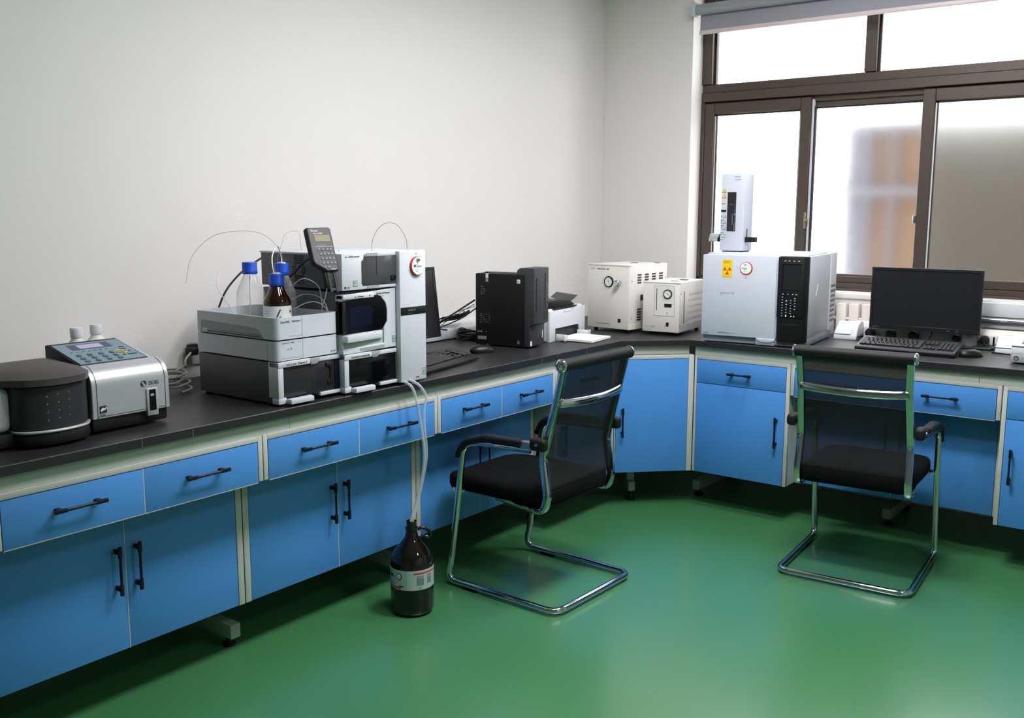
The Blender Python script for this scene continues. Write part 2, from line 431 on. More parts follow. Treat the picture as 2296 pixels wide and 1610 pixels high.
def cabinet(label, loc, rotz, w, kind, sl=.02, sr=.02, hside='r', handle_off=.075, mid=None, group=None):
    t = thing('base_cabinet', label, 'cabinet', loc, rotz, group)
    D = .52
    if kind == 'double':
        mid = mid or w/2
        P('carcass', 'cream', t, (.001, .012, .122, D, ZB, ZD), (w-.012, w-.001, .122, D, ZB, ZD), (.001, w-.001, D-.01, D, ZB, .776), (.012, w-.012, .13, D, ZB-.0, ZB+.016), (.001, .016, .02, D, ZD, .776), (w-.016, w-.001, .02, D, ZD, .776), (.012, w-.012, .014, D, ZD-.001, ZD+.012))
        P('face_frame', 'cream', t, (.001, sl-.0025, 0, .02, ZD, .776), (w-sr+.0025, w-.001, 0, .02, ZD, .776), (sl-.0025, w-sr+.0025, 0, .02, ZT+.0025, .776), bev=.001)
        P('post', 'cream', t, (.001, .024, .119, .14, ZB, ZD), bev=.001); P('post', 'cream', t, (w-.024, w-.001, .119, .14, ZB, ZD), bev=.001)
        P('divider', 'cream', t, (mid-.0014, mid+.0014, -.0004, .018, ZD-.004, ZT)); P('divider', 'cream', t, (mid-.0014, mid+.0014, .1196, .138, ZB+.001, ZD-.004))
        for a, c in ((sl, mid-.0015), (mid+.0015, w-sr)):
            d = P('drawer', 'blue', t, (a, c, -.0005, .018, ZD-.002, ZT), bev=.001)
            P('edge_band', 'cream', d, (a, c, .0, .017, ZD-.0045, ZD-.002))
            handle(d, (a+c)/2+.0, .702, .15)
        for k, (a, c) in enumerate(((.026, mid-.0015), (mid+.0015, w-.026))):
            d = P('door', 'blue', t, (a, c, .12, .138, ZB+.001, ZD-.004), bev=.001)
            handle(d, (c-.03) if k == 0 else (a+.03), .44, .15, True, .12)
    else:
        P('carcass', 'cream', t, (.001, .017, .02, D, ZB, .776), (w-.017, w-.001, .02, D, ZB, .776), (.017, w-.017, D-.01, D, ZB, .776), (.017, w-.017, .02, D, ZB, ZB+.016))
        P('face_frame', 'cream', t, (.001, sl-.002, 0, .02, ZB, .776), (w-sr+.002, w-.001, 0, .02, ZB, .776), (sl-.002, w-sr+.002, 0, .02, ZT+.002, .776), bev=.001)
        zt = ZT
        if kind == 'drawer_door':
            d = P('drawer', 'blue', t, (sl, w-sr, -.0005, .018, ZD+.012, ZT), bev=.001); handle(d, w/2, .70, .125); zt = ZD+.009
        d = P('door', 'blue', t, (sl, w-sr, -.0005, .018, ZB+.001, zt), bev=.001)
        hx = w-sr-.035 if hside == 'r' else sl+.03
        handle(d, hx, .445, .15, True, 0)
    return t
def left(y0, y1, label, kind, **k): return cabinet(label, (XL, y0, 0), 90, y1-y0, kind, **k)
def right(x0, x1, label, kind, **k): return cabinet(label, (x0, -XL, 0), 0, x1-x0, kind, **k)
g = 'two-drawer blue cabinets under the left bench'
left(-4.83, -3.997, 'blue two-drawer two-door cabinet at the far left end of the left bench', 'double', group=g)
left(-3.995, -3.16, 'blue two-drawer two-door cabinet under the silver and black spectrophotometer', 'double', group=g, mid=.417)
left(-3.158, -2.327, 'blue two-drawer two-door cabinet under the white instrument stack, left of the hoses', 'double', group=g, mid=.417)
left(-2.325, -1.532, 'blue two-drawer two-door cabinet behind the seat of the left chair', 'double', group=g, mid=.402)
left(-1.53, -1.022, 'blue one-drawer one-door cabinet seen through the backrest of the left chair', 'drawer_door', hside='l')
cabinet('blue single-door cabinet set diagonally across the inner corner of the bench', (.735, -1.02, 0), 45, .403, 'door', sl=.008, sr=.03, hside='l')
right(1.022, 1.513, 'blue one-drawer one-door cabinet under the gas analyser, right of the corner', 'drawer_door', sl=.014)
right(1.515, 2.411, 'blue two-drawer cabinet with set-back doors behind the right chair', 'double', mid=.446, group=None)
right(2.413, 2.93, 'blue one-drawer one-door cabinet cut off by the right edge of the photo', 'drawer_door', hside='l')

# ------------------------------------------------------------------ visitor chairs (local +Y is the way they face)
def chair(label, loc, rotz):
    t = thing('visitor_chair', label, 'chair', loc, rotz, 'chrome sled-base mesh chairs')
    W_, F, Rr, zt = .2557, .243, -.283, .0185
    side = lambda s: [(s*.249, -.155, .612), (s*.252, .06, .604), (s*.253, .165, .590), (s*W_, F-.012, .10+.02), (s*W_, F+.012, zt), (s*W_, Rr, zt)]
    L = side(-1); path = L[:5] + [(-W_, Rr, zt), (W_, Rr, zt)] + side(1)[:5][::-1]
    pp = fillet(path, [0, .02, .085, .03, .10, .055, .055, .10, .03, .085, .02, 0], 8)
    b = B(); b.sweep(pp, .0128, seg=14); b.obj('sled_frame', 'chrome', t, smooth=60)
    for s in (-1, 1):
        b = B(); b.box(s*W_-.012, s*W_+.012, .10, .17, .0, .010, bev=.003); b.obj('floor_glide', 'arm_black', t)
    prof = [(.05, .386), (-.15, .3755), (-.197, .3785), (-.2112, .4354), (-.1864, .5826), (-.2417, .7924), (-.2751, .9341)]
    xs = [.19, .212, .216, .215, .212, .206, .2264*.93]
    for s in (-1, 1):
        fp = fillet([(s*x, y, z) for x, (y, z) in zip(xs, prof)], [0, .02, .03, .05, .12, .3, 0], 6)
        b = B(); b.sweep(fp, .0140, .0125, seg=12, power=5, up=(0, 1, .3)); p_ = b.obj('back_post', 'chrome', t, smooth=50)
        b = B(); b.disc((s*.212, -.2015, .572), (0, -1, -.1), .006, .003, 12); b.obj('screw', 'satin', p_)
        b = B(); b.disc((s*.2055, -.2565, .782), (0, -1, .2), .005, .003, 12); b.obj('screw', 'satin', p_)
        # armrest
        ap = fillet([(s*.25, -.118, .634), (s*.252, .055, .628), (s*.2535, .152, .598), (s*.255, .196, .535)], [0, .05, .07, 0], 6)
        n = len(ap); rx = [.021]*n; ry = [.0145]*n; ry[0] = .012; rx[0] = .019; ry[-1] = .009; rx[-1] = .017
        b = B(); b.sweep(ap, rx, ry, seg=16, power=3.5, up=(0, .35, 1)); b.obj('armrest', 'arm_black', t, smooth=50)
        b = B(); b.box(s*.249-.012, s*.249+.012, -.165, -.115, .616, .644, bev=.003); b.obj('arm_link', 'satin', t)
        b = B(); b.box(s*.247-.019, s*.247+.019, -.228, -.158, .614, .662, bev=.014, seg=4); k = b.obj('arm_knob', 'arm_black', t, smooth=60)
        b = B(); b.disc((s*.267, -.195, .640), (s, 0, 0), .006, .002, 14); b.obj('screw', 'satin', k)
        b = B(); b.box(s*.235-.012, s*.235+.012, .19, .232, .385, .402, bev=.003); b.obj('seat_bracket', 'chrome', t)
    # mesh back
    b = B(); mp = fillet([(0, -.16, .40), (0, -.199, .45), (0, -.181, .5826), (0, -.2417, .7924), (0, -.2745, .925)], [0, .05, .12, .3, 0], 6)
    rows = []; K = 14
    for q in mp:
        tz = (q.z-.4)/.53; half = .206-.003*math.sin(tz*3.1)
        rows.append([b.bm.verts.new((half*(2*k/K-1), q.y - .012*(1-(2*k/K-1)**2)*math.sin(max(0, min(1, tz))*math.pi), q.z)) for k in range(K+1)])
    for A, Q in zip(rows, rows[1:]):
        for k in range(K): b.bm.faces.new((A[k], A[k+1], Q[k+1], Q[k]))
    o = b.obj('mesh_back', 'mesh_fabric', t, smooth=80)
    # seat
    b = B(); poly = [(-.218, -.185), (-.224, .0), (-.226, .14), (-.222, .22), (-.212, .275), (-.17, .318), (.17, .318), (.212, .275), (.222, .22), (.226, .14), (.224, .0), (.218, -.185), (.19, -.205), (-.19, -.205)]
    b.prism(poly, .382, .452, bev=.026, seg=5, rim=True)
    for v in b.bm.verts: v.co.z -= max(0, (v.co.y-.12)/.2)**2*.016
    b.obj('seat', 'fabric', t, smooth=60)
    P('seat_rail', 'satin', t, (-.24, .24, .195, .225, .383, .399), bev=.003); P('seat_rail', 'satin', t, (-.2, .2, -.10, -.07, .383, .399), bev=.003)
    # top roll and cross rail
    b = B(); b.cyl((-.228, -.2751, .9341), (.228, -.2751, .9341), .0225, seg=24); b.obj('top_roll', 'arm_black', t, smooth=60)
    for s in (-1, 1):
        M_ = Matrix.Translation((s*.228, -.2751, .9341)) @ Matrix.Rotation(R(90*s), 4, 'Y')
        b = B(); b.lathe([(0, .003), (.004, .003), (.005, .006), (.009, .006), (.010, .003), (.013, .003), (.0145, .0075), (.021, .006), (.0245, .002), (.0245, -.004), (0, -.004)], seg=28, M=M_); b.obj('end_cap', 'chrome', t, smooth=50)
    cr = [(x*.202, -.2417-.016-.016*(1-x*x), .7924-.008*(1-x*x)) for x in [k/10-1 for k in range(21)]]
    cr = [(-.206, -.242, .794)] + cr + [(.206, -.242, .794)]
    b = B(); b.sweep(cr, .006, .0165, seg=12, power=3, up=(0, .2, 1)); b.obj('cross_rail', 'chrome', t, smooth=50)
    return t
chair('black mesh chair with chrome sled base facing the left bench, waste jug beside it', (.9839, -2.0132, 0), math.degrees(1.5473))
chair('black mesh chair with chrome sled base facing the window bench and right monitor', (1.9664, -1.0457, 0), math.degrees(.0733))
# ------------------------------------------------------------------ spectrophotometer, left end of the bench
UP, RT = (0, 0, 1), (1, 0, 0)
sp = thing('spectrophotometer', 'black and silver spectrophotometer with teal keypad at the left end of the bench', 'lab instrument', (.62, -3.655, HB), 90)
# local: x right, y into bench.  silver module x 0..0.245
b = B(); b.prism([(.0, -.002), (.245, .008), (.245, .24), (.0, .24)], .008, .05, bev=.008); b.obj('base', 'black_matte', sp)
def arc(cy, cz, r, a0, a1, n=7): return [(cy+r*math.cos(R(a0+(a1-a0)*k/n)), cz+r*math.sin(R(a0+(a1-a0)*k/n))) for k in range(n+1)]
sil = [(-.004, .045)] + arc(.052, .138, .056, 180, 98, 8) + [(.055, .1945), (.055, .12), (.10, .12), (.10, .045)]
b = B(); b.prism(sil, .001, .246, 'x', bev=.002, seg=1); b.obj('front_cover', 'silver', sp, smooth=30)
b = B()
for x in (.016, .232):
    q = [(a-.0007 if i < 9 else a, c+(.0004 if i >= 3 else 0)) for i, (a, c) in enumerate(sil[:10])]
    b.sweep([(x, a, c) for a, c in q], .0007, .0007, seg=6)
b.sweep([(.016, -.0046, .052), (.232, -.0046, .052)], .0006, seg=6)
b.obj('panel_groove', 'ink', sp)
b = B(); b.prism([(.045, .12), (.045, .1915), (.235, .238), (.243, .236), (.243, .045), (.09, .045), (.09, .12)], .002, .222, 'x', bev=.003); b.obj('rear_housing', 'black_matte', sp)
b = B(); b.prism([(.09, .05), (.06, .19), (.15, .213), (.24, .20), (.24, .05)], .221, .243, 'x', bev=.006); b.obj('side_shell', 'silver', sp)
# keypad on the slope
sl0, sl1 = Vector((.0, .052, .1940)), Vector((.0, .232, .2382)); sv = (sl1-sl0).normalized(); nv = Vector((0, -sv.z, sv.y)); Ls = (sl1-sl0).length
def slope(u, v, h=0): return Vector((u, 0, 0)) + sl0 + sv*v + nv*h
def slab(b, u0, u1, v0, v1, h0, h1):
    q = [slope(u, v, h) for u in (u0, u1) for v in (v0, v1) for h in (h0, h1)]; vs = [b.bm.verts.new(p) for p in q]
    for f_ in ((0, 1, 3, 2), (4, 6, 7, 5), (0, 4, 5, 1), (2, 3, 7, 6), (0, 2, 6, 4), (1, 5, 7, 3)): b.bm.faces.new([vs[i] for i in f_])
b = B(); slab(b, .010, .214, .008, Ls-.012, -.002, .0012); kp = b.obj('keypad_panel', 'keypad_teal', sp)
b = B(); slab(b, .046, .172, .118, .160, .001, .0018); b.obj('display_surround', 'lcd_navy', kp)
b = B(); slab(b, .072, .146, .123, .154, .0016, .0023); b.obj('display', 'lcd_pale', kp)
for j in range(3):
    for i in range(4):
        b = B(); u, v = .040+.034*i, .072-.024*j
        M_ = Matrix.Translation(slope(u, v, .001)) @ Matrix((RT, sv, nv)).transposed().to_4x4()
        b.lathe([(.0085, 0), (.0085, .002), (.006, .0035), (0, .003)], seg=16, M=M_); b.obj('key', 'key_teal', kp)
b = B()
for u0, u1, v in ((.176, .196, .088), (.172, .200, .066), (.176, .206, .040), (.160, .170, .040), (.184, .200, .104)): slab(b, u0, u1, v, v+.005, .001, .0022)
for k in range(7): slab(b, .030+.018*k, .036+.018*k, .100, .1025, .001, .0018)
b.obj('small_keys', 'ink', kp)
b = B()
for u, v, a in ((.164, .078, .5), (.170, .062, -.4), (.178, .056, .9), (.172, .070, -1.0)):
    d_ = Vector((math.cos(a), math.sin(a)))
    b.sweep([slope(u-d_.x*.016, v-d_.y*.012, .0028), slope(u, v, .0036), slope(u+d_.x*.016, v+d_.y*.012, .0028)], .0016, .0008, seg=6)
b.obj('yellow_tape_cross', 'yellow', kp, )
# logo, sticker and card slot
b = B(); y0 = -.0052
b.text('OG RG', .017, (.178, y0, .122), RT, UP, squeeze=.62); b.text('- -- --', .006, (.186, y0, .115), RT, UP)
b.disc((.162, y0, .128), (0, 1, 0), .009, .0003); b.obj('logo', 'ink', sp)
b = B(); b.disc((.159, y0-.0005, .131), (0, 1, 0), .0035, .0003); b.disc((.163, y0-.0005, .124), (0, 1, 0), .0042, .0003); b.obj('logo_highlight', 'silver', sp)
b = B(); b.box(.022, .043, y0-.0004, y0+.001, .062, .082); b.text('IS0008', .0062, (.022, y0, .0535), RT, UP); sk = b.obj('approval_sticker', 'ink', sp)
b = B(); b.prism([(.024, .071), (.030, .078), (.036, .074), (.041, .080), (.041, .072), (.024, .0665)], y0-.0012, y0-.0004, 'y'); b.obj('sticker_swoosh', 'sticker', sk)
P('card_slot_bezel', 'silver', sp, (.168, .205, -.009, .02, .030, .112), bev=.003)
b = B(); b.box(.176, .197, -.0100, .0, .046, .108); b.box(.176, .184, -.0105, .0, .05, .10); b.obj('card_slot', 'black_gloss', sp)
b = B(); b.box(.178, .190, -.0115, -.009, .088, .096, bev=.001); b.obj('slot_latch', 'mid_grey', sp)
# black sample compartment, bulging front
pl = [(.002, .02), (-.03, -.022), (-.07, -.038), (-.11, -.042), (-.15, -.036), (-.19, -.018), (-.206, .0), (-.212, .02), (-.212, .20), (.002, .20)]
sm = [pl[0]] + [(p.x, p.y) for p in smooth_path([(x, y, 0) for x, y in pl[:7]], 4)][1:] + pl[7:]
b = B(); b.prism([(x*1.02, y-.006) for x, y in sm], .008, .042, bev=.006, seg=2, rim=True); b.obj('compartment_base', 'black_matte', sp)
b = B(); b.prism([(x*1.01, y-.010) for x, y in sm], .042, .049, bev=.002, seg=1, rim=True); b.obj('trim_strip', 'silver', sp)
b = B(); b.prism(sm, .049, .168, bev=.003, seg=1, rim=True); b.obj('sample_compartment', 'panel_black', sp)
# domed lid
lm = sm[:-4]+[sm[-4], (-.235, .035), (-.48, .09), (-.48, .22), (.002, .22)]
b = B(); n = len(lm); lo = [b.bm.verts.new((x*1.012, y-.012, .170)) for x, y in lm]; hi = [b.bm.verts.new((x*1.012, y-.012, .188)) for x, y in lm]
cx, cy = -.115, .12
rg = [lo, hi]
for s, z in ((.86, .200), (.6, .208), (.3, .212)): rg.append([b.bm.verts.new((cx+(x*1.0-cx)*s, cy+(y-.01-cy)*s, z + .03*max(0, (y))*s)) for x, y in lm])
for A, Q in zip(rg, rg[1:]):
    for i in range(n): b.bm.faces.new((A[i], A[(i+1) % n], Q[(i+1) % n], Q[i]))
b.bm.faces.new(lo[::-1]); b.bm.faces.new(rg[-1]); b.obj('compartment_lid', 'lid_grey', sp, smooth=25)
b = B()
for j in range(4):
    for i in range(3):
        x = -.143+.029*i; y = (-.0375, -.0415, -.0410)[i]; b.disc((x, y, .140-.0215*j+.003*i), (0, 1, 0), .0020, .0014, 12)
b.obj('vent_holes', 'satin', sp)
b = B(); b.prism([(-.235, .024), (-.2135, .028), (-.2135, .20), (-.46, .20), (-.46, .024)], .045, .168, bev=.02, seg=3, rim=True); b.obj('lamp_housing', 'light_grey', sp)
b = B(); b.prism([(-.21, .012), (-.21, .20), (-.47, .20), (-.47, .012)], .008, .045, bev=.006); b.obj('lamp_base', 'black_matte', sp)

# two plastic bottles at the wall
def squeeze_bottle(label, x, y):
    t = thing('plastic_bottle', label, 'bottle', (x, y, HB))
    b = B(); b.lathe([(0, 0), (.038, 0), (.042, .006), (.042, .15), (.040, .165), (.030, .195), (.0175, .212), (.0165, .222), (0, .222)]); b.obj('body', 'plastic_bottle', t, smooth=50)
    b = B(); b.lathe([(0, .216), (.0185, .216), (.0195, .219), (.0195, .246), (.0180, .249), (0, .249)]); b.obj('cap', 'white_case', t)
squeeze_bottle('white plastic bottle behind the spectrophotometer, left one of the pair', .13, -3.42)
squeeze_bottle('white plastic bottle behind the spectrophotometer, right one of the pair', .095, -3.332)
# coiled lead and plug
co_ = thing('coiled_cable', 'coiled grey mains lead with black plug hanging by the wall, right of the spectrophotometer', 'cord', (.22, -3.13, HB))
b = B(); pts = []
for k in range(64):
    a = k/16*2*math.pi; r_c = .052+.010*math.sin(k*.7); pts.append((r_c*math.cos(a)*.9, r_c*math.sin(a)*1.0, .006+k*.0011+.010*abs(math.sin(a*.5+.3*(k//16)))))
pts += [(-.02, .06, .085), (-.07, .10, .07), (-.13, .14, .085), (-.165, .19, .105)]
b.sweep(smooth_path(pts, 4), .0042, seg=8); b.obj('lead', 'cord_grey', co_, smooth=60)
b = B(); b.box(-.20, -.158, .185, .222, .092, .122, bev=.008, seg=3); b.box(-.21, -.19, .20, .24, .105, .130, bev=.004); b.obj('plug', 'rubber', co_)
P('wall_socket', 'white_case', None, (.0, .012, -2.905, -2.825, .90, .985), bev=.003); tag(bpy.data.objects['wall_socket'], 'white wall socket low on the left wall behind the instrument stack', 'socket')

# ------------------------------------------------------------------ chromatography stack
def module_front(t, w, h, z0, txt, dark='smoke', side='smoke', left_post=.022, extra=None):
    """light frame round a smoked door: left post, top rail with tab, bottom rails"""
    P('fascia', 'light_grey', t, (0, left_post, -.004, .045, z0+.0201, h), (0, w*.50, -.006, .04, h-.018, h), (0, w*.12, -.004, .03, z0, z0+.020), bev=.002)
    P('top_rail', 'light_grey', t, (w*.66, w, -.002, .03, h-.016, h-.002), bev=.002); P('bottom_rail', 'light_grey', t, (w*.66, w, -.004, .03, z0+.004, z0+.016), bev=.002)
    P('door', dark, t, (left_post-.004, w-.001, .002, .03, z0+.014, h-.014), bev=.003)
    b = B(); b.prism([(w*.49, h-.001), (w*.66, h-.001), (w*.645, h-.016), (w*.60, h-.022), (w*.52, h-.022)], -.005, .02, 'y', bev=.001); b.obj('release_tab', 'mid_grey', t)
    b = B(); b.prism([(.03, -.030), (w*.47, -.030), (w*.50, -.004), (.03, -.004)], z0, z0+.016, 'z', bev=.002); b.obj('lip', 'light_grey', t)
    b = B(); b.text(txt, .0115, (.032, -.0066, h-.0135), RT, UP, squeeze=.85); b.obj('lettering', 'ink', t)
pm = thing('pump_module', 'dark pump unit with smoked door at the bottom left of the stack', 'lab instrument', (.715, -3.075, HB), 90)
P('housing', 'charcoal', pm, (.002, .266, .03, .42, .008, .144), bev=.003)
P('foot', 'rubber', pm, (.01, .03, .05, .07, 0, .009)); P('foot', 'rubber', pm, (.240, .260, .05, .07, 0, .009)); P('foot', 'rubber', pm, (.01, .03, .38, .40, 0, .009)); P('foot', 'rubber', pm, (.245, .265, .38, .40, 0, .009))
module_front(pm, .268, .146, .008, 'Lnd o oorr  Dnorvr d', side='navy')
P('door_edge', 'navy', pm, (.246, .267, -.0005, .02, .024, .128)); 
b = B(); b.sweep(fillet([(.208, .0, .116), (.228, .0, .112), (.232, .0, .09), (.228, .0, .060)], [0, .012, .02, 0]), .006, .003, seg=8, up=(0, 1, 0)); b.box(.214, .236, -.001, .004, .046, .064, bev=.004); b.obj('door_handle', 'black', pm)
dg = thing('degasser', 'light grey flat box lying in the middle of the left stack', 'lab instrument', (.715, -3.075, HB+.147), 90)
b = B(); b.box(0, .268, 0, .43, .002, .066, bev=.018, seg=4, edges=lambda a, c: abs(a.x-c.x) < 1e-6 and abs(a.y-c.y) < 1e-6); b.obj('housing', 'light_grey', dg, smooth=50)
b = B(); b.box(.108, .109, -.0006, .001, .003, .065); b.box(.02, .105, -.0006, .001, .009, .0097); b.box(-.0006, .001, .045, .046, .003, .065); b.box(.088, .1, -.0006, .001, .058, .059); b.obj('panel_groove', 'ink_grey', dg)
b = B(); b.text('ooooOTTOO   T0030', .0055, (.022, -.0004, .057), RT, UP); b.text('o   8', .009, (.045, -.0004, .036), RT, UP); b.text('Tooo 000', .006, (.228, -.0004, .010), RT, UP); b.obj('lettering', 'ink', dg)
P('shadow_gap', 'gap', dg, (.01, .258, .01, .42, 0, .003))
tr = thing('solvent_tray', 'light grey open tray on top of the left stack holding three bottles', 'tray', (.715, -3.075, HB+.216), 90)
b = B(); z0, z1 = .002, .074
outer = rrect(0, .268, 0, .43, .02); inner = rrect(.006, .262, .006, .424, .016)
def ring(poly, z): return [b.bm.verts.new((x, y, z)) for x, y in poly]
a0, a1, i1, i0 = ring(outer, z0), ring(outer, z1), ring(inner, z1), ring(inner, z0+.006); n = len(outer)
for A, Q in ((a0, a1), (a1, i1), (i1, i0)):
    for k in range(n): b.bm.faces.new((A[k], A[(k+1) % n], Q[(k+1) % n], Q[k]))
b.bm.faces.new(a0[::-1]); b.bm.faces.new(i0); b.obj('shell', 'light_grey', tr, smooth=40)
b = B(); b.prism([(.06, .004), (.395, .004), (.395, .036), (.385, .044), (.10, .036), (.085, .030)], -.0012, .0, 'x'); rc = b.obj('side_recess', 'mid_grey', tr)
b = B(); b.box(-.0016, -.001, .07, .36, .006, .009); b.box(-.0016, -.001, .07, .33, .013, .0142); b.obj('recess_groove', 'ink', rc)
P('finger_rail', 'light_grey', tr, (-.004, .0, .36, .385, .004, .016), bev=.002)
b = B(); b.box(.108, .109, -.0006, .001, .003, .073); b.box(.05, .105, -.0006, .001, .011, .0117); b.obj('panel_groove', 'ink_grey', tr)
b = B(); b.text('Eonorfdd', .012, (.020, -.0004, .055), RT, UP, squeeze=.8); b.text('Runenooo', .0105, (.066, -.0004, .056), RT, UP, squeeze=.8); b.obj('lettering', 'ink', tr)
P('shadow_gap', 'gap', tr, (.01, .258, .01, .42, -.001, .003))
P('partition', 'mid_grey', tr, (.007, .261, .318, .322, .008, .045))
# bottles in the tray
TZ = HB+.216+.009
def lab_bottle(name, label, x, y, kind, hgt=.225, r=.047):
    t = thing(name, label, 'bottle', (x, y, TZ))
    k = hgt/.225
    prof = [(0, 0), (r-.006, 0), (r, .007), (r, .130*k), (r-.002, .142*k), (r-.012, .163*k), (.022, .196*k), (.0175, .203*k), (.0175, .218*k)]
    b = B(); b.lathe(prof+[(0, .218*k)]); b.obj('body', 'amber' if kind == 'amber' else 'bottle_glass', t, smooth=50)
    c = B(); zc = .199*k; c.lathe([(0, zc), (.0245, zc), (.0262, zc+.004), (.0262, zc+.010), (.0250, zc+.012), (.0250, zc+.037), (.0235, zc+.040), (0, zc+.040)], seg=40); cp = c.obj('cap', 'cap_blue', t)
    if kind != 'plain':
        c = B(); c.lathe([(0, zc+.039), (.0145, zc+.039), (.0135, zc+.0435), (0, zc+.0435)]); c.obj('cap_insert', 'white_case', cp)
    if kind != 'amber':
        c = B(); c.lathe([(0, .004), (r-.004, .004), (r-.0035, .02), (r-.0035, (.030 if kind == 'plain' else .10)), (0, (.030 if kind == 'plain' else .10))])
        mm = 'bottle_glass'; c.obj('solvent', mm, t, smooth=50)
        c = B()
        for q in range(6): c.band((0, 0, 0), r+.0003, .05+.016*q, .0512+.016*q, -50, -40, n=3)
        c.obj('graduations', 'ink_white', t)
    return t
lab_bottle('reagent_bottle', 'clear glass bottle with blue cap, leftmost in the grey tray', .48, -2.987, 'plain', hgt=.218)
lab_bottle('reagent_bottle', 'clear glass bottle with blue cap, behind the amber bottle in the tray', .50, -2.867, 'clear', hgt=.209)
am = lab_bottle('reagent_bottle', 'amber glass bottle with blue cap and white label in the tray', .60, -2.972, 'amber', hgt=.178, r=.0455)
A0 = math.degrees(math.atan2(-5.07+2.97, 3.18-.60))   # towards the open side of the room
b = B(); b.band((0, 0, 0), .0458, .012, .0925, A0-92, A0+92, n=28); lb = b.obj('label', 'sticker', am, smooth=60)
def on_cyl(b, c, r, ang, z, w, h):      # small rectangle on a cylinder
    b.band(c, r, z, z+h, ang-math.degrees(w/r/2), ang+math.degrees(w/r/2), t=.0004, n=6)
b = B(); on_cyl(b, (0, 0, 0), .0466, A0+2, .0315, .045, .005); b.obj('label_stripe', 'lcd_navy', lb)
b = B()
for q, (w, da) in enumerate(((.022, -52), (.026, -48), (.020, -52), (.024, -50))): on_cyl(b, (0, 0, 0), .0466, A0+da, .052+.008*q, w, .0009)
on_cyl(b, (0, 0, 0), .0466, A0+4, .049, .018, .0012); on_cyl(b, (0, 0, 0), .0466, A0+4, .0455, .016, .0009)
b.obj('label_lines', 'ink_grey', lb)
b = B()
for (a_, z_), (c_, d_), w_ in (((A0-4, .056), (A0+12, .082), .0022), ((A0+8, .058), (A0+16, .052), .003)):
    q = [(.0468*math.cos(R(a_+(c_-a_)*k/5)), .0468*math.sin(R(a_+(c_-a_)*k/5)), z_+(d_-z_)*k/5) for k in range(6)]; b.sweep(q, w_, .0005, seg=8, up=(math.cos(R(A0)), math.sin(R(A0)), 0))
b.obj('label_logo', 'ink', lb)
b = B(); on_cyl(b, (0, 0, 0), .0466, A0+62, .070, .010, .008); b.obj('label_mark', 'red', lb)

# right-hand tower
X2, Y2 = .735, -2.806
p2 = thing('pump_module', 'dark unit with black glass door at the bottom of the right stack', 'lab instrument', (X2, Y2, HB), 90)
P('housing', 'charcoal', p2, (.002, .264, .03, .42, .008, .138), bev=.003)
for x in (.01, .235): P('foot', 'rubber', p2, (x, x+.02, .05, .07, 0, .009)); P('foot', 'rubber', p2, (x, x+.02, .38, .40, 0, .009))
module_front(p2, .267, .140, .008, 'Eunonore l nnnnnrcoR', dark='black_gloss')
au = thing('autosampler', 'light grey sampler unit with black window and drawer, middle of the right stack', 'lab instrument', (X2, Y2, HB+.141), 90)
P('housing', 'charcoal', au, (.002, .264, .03, .42, .004, .214), bev=.003)
b = B(); b.prism([(.0, .0), (.267, .004), (.267, .216), (.0, .204), (0, .183), (.17, .196), (.19, .19), (.215, .165), (.222, .14), (.222, .10), (.205, .078), (.205, .022), (0, .018)], .0, .035, 'y', bev=.0015, seg=1)
b.obj('fascia', 'light_grey', au)
b = B(); b.prism([(.0, .181), (.17, .194), (.188, .188), (.213, .164), (.220, .14), (.220, .10), (.200, .076), (0, .068)], .002, .03, 'y'); b.obj('door', 'black_gloss', au)
b = B(); b.prism([(.035, .090), (.15, .094), (.15, .15), (.13, .165), (.035, .160)], .0012, .003, 'y'); b.obj('window', 'navy', au)
P('door_edge', 'black', au, (.0, .016, -.001, .02, .07, .18), bev=.003)
dr = P('drawer', 'pale_green_grey', au, (.0, .200, .004, .03, .018, .070)); 
b = B(); b.prism([(.006, -.018), (.190, -.004), (.195, .01), (.0, .01)], .042, .066, 'z', bev=.002); b.obj('drawer_lip', 'light_grey', dr)
P('top_rail', 'light_grey', au, (.0, .15, -.006, .03, .190, .206), bev=.002)
b = B(); b.text('oo  10 8onnnn', .009, (.055, -.0066, .194), RT, UP, squeeze=.8); b.text('8onono od Dononnn', .0105, (.168, -.0008, .198), RT, UP, squeeze=.75); b.text('nn nnnnn nnnn', .004, (.18, -.0008, .190), RT, UP); b.obj('lettering', 'ink', au)
b = B(); b.disc((.128, -.0066, .197), (0, 1, 0), .0022, .0005); b.disc((.024, -.0066, .187), (0, 1, 0), .0022, .0005); b.obj('screw', 'ink', au)
b = B(); b.box(.245, .262, -.0006, .001, .022, .044); st = b.obj('sticker', 'sticker_grey', au)
b = B(); b.text('x', .016, (.249, -.0007, .028), RT, UP); b.box(.245, .262, -.0010, -.0004, .043, .044); b.box(.245, .262, -.0010, -.0004, .022, .023); b.box(.245, .246, -.0010, -.0004, .022, .044); b.box(.261, .262, -.0010, -.0004, .022, .044); b.obj('sticker_print', 'ink', st)
P('label_strip', 'mid_grey', au, (.08, .205, -.001, .02, .006, .016)) 
de = thing('detector', 'light grey detector with dark window on top of the right stack', 'lab instrument', (X2, Y2, HB+.359), 90)
P('housing', 'charcoal', de, (.002, .264, .04, .425, .004, .122), bev=.003)
P('lid', 'light_grey', de, (.0, .266, .04, .43, .120, .127), bev=.002)
P('fascia', 'light_grey', de, (-.002, .105, -.004, .045, .002, .127), (.10, .267, -.004, .045, .002, .016), (.10, .267, -.004, .045, .113, .127), bev=.003)
b = B(); b.prism([(.092, .022), (.098, .014), (.266, .014), (.266, .115), (.112, .115), (.092, .098)], -.006, .03, 'y', bev=.002); b.obj('door', 'smoke_grey', de)
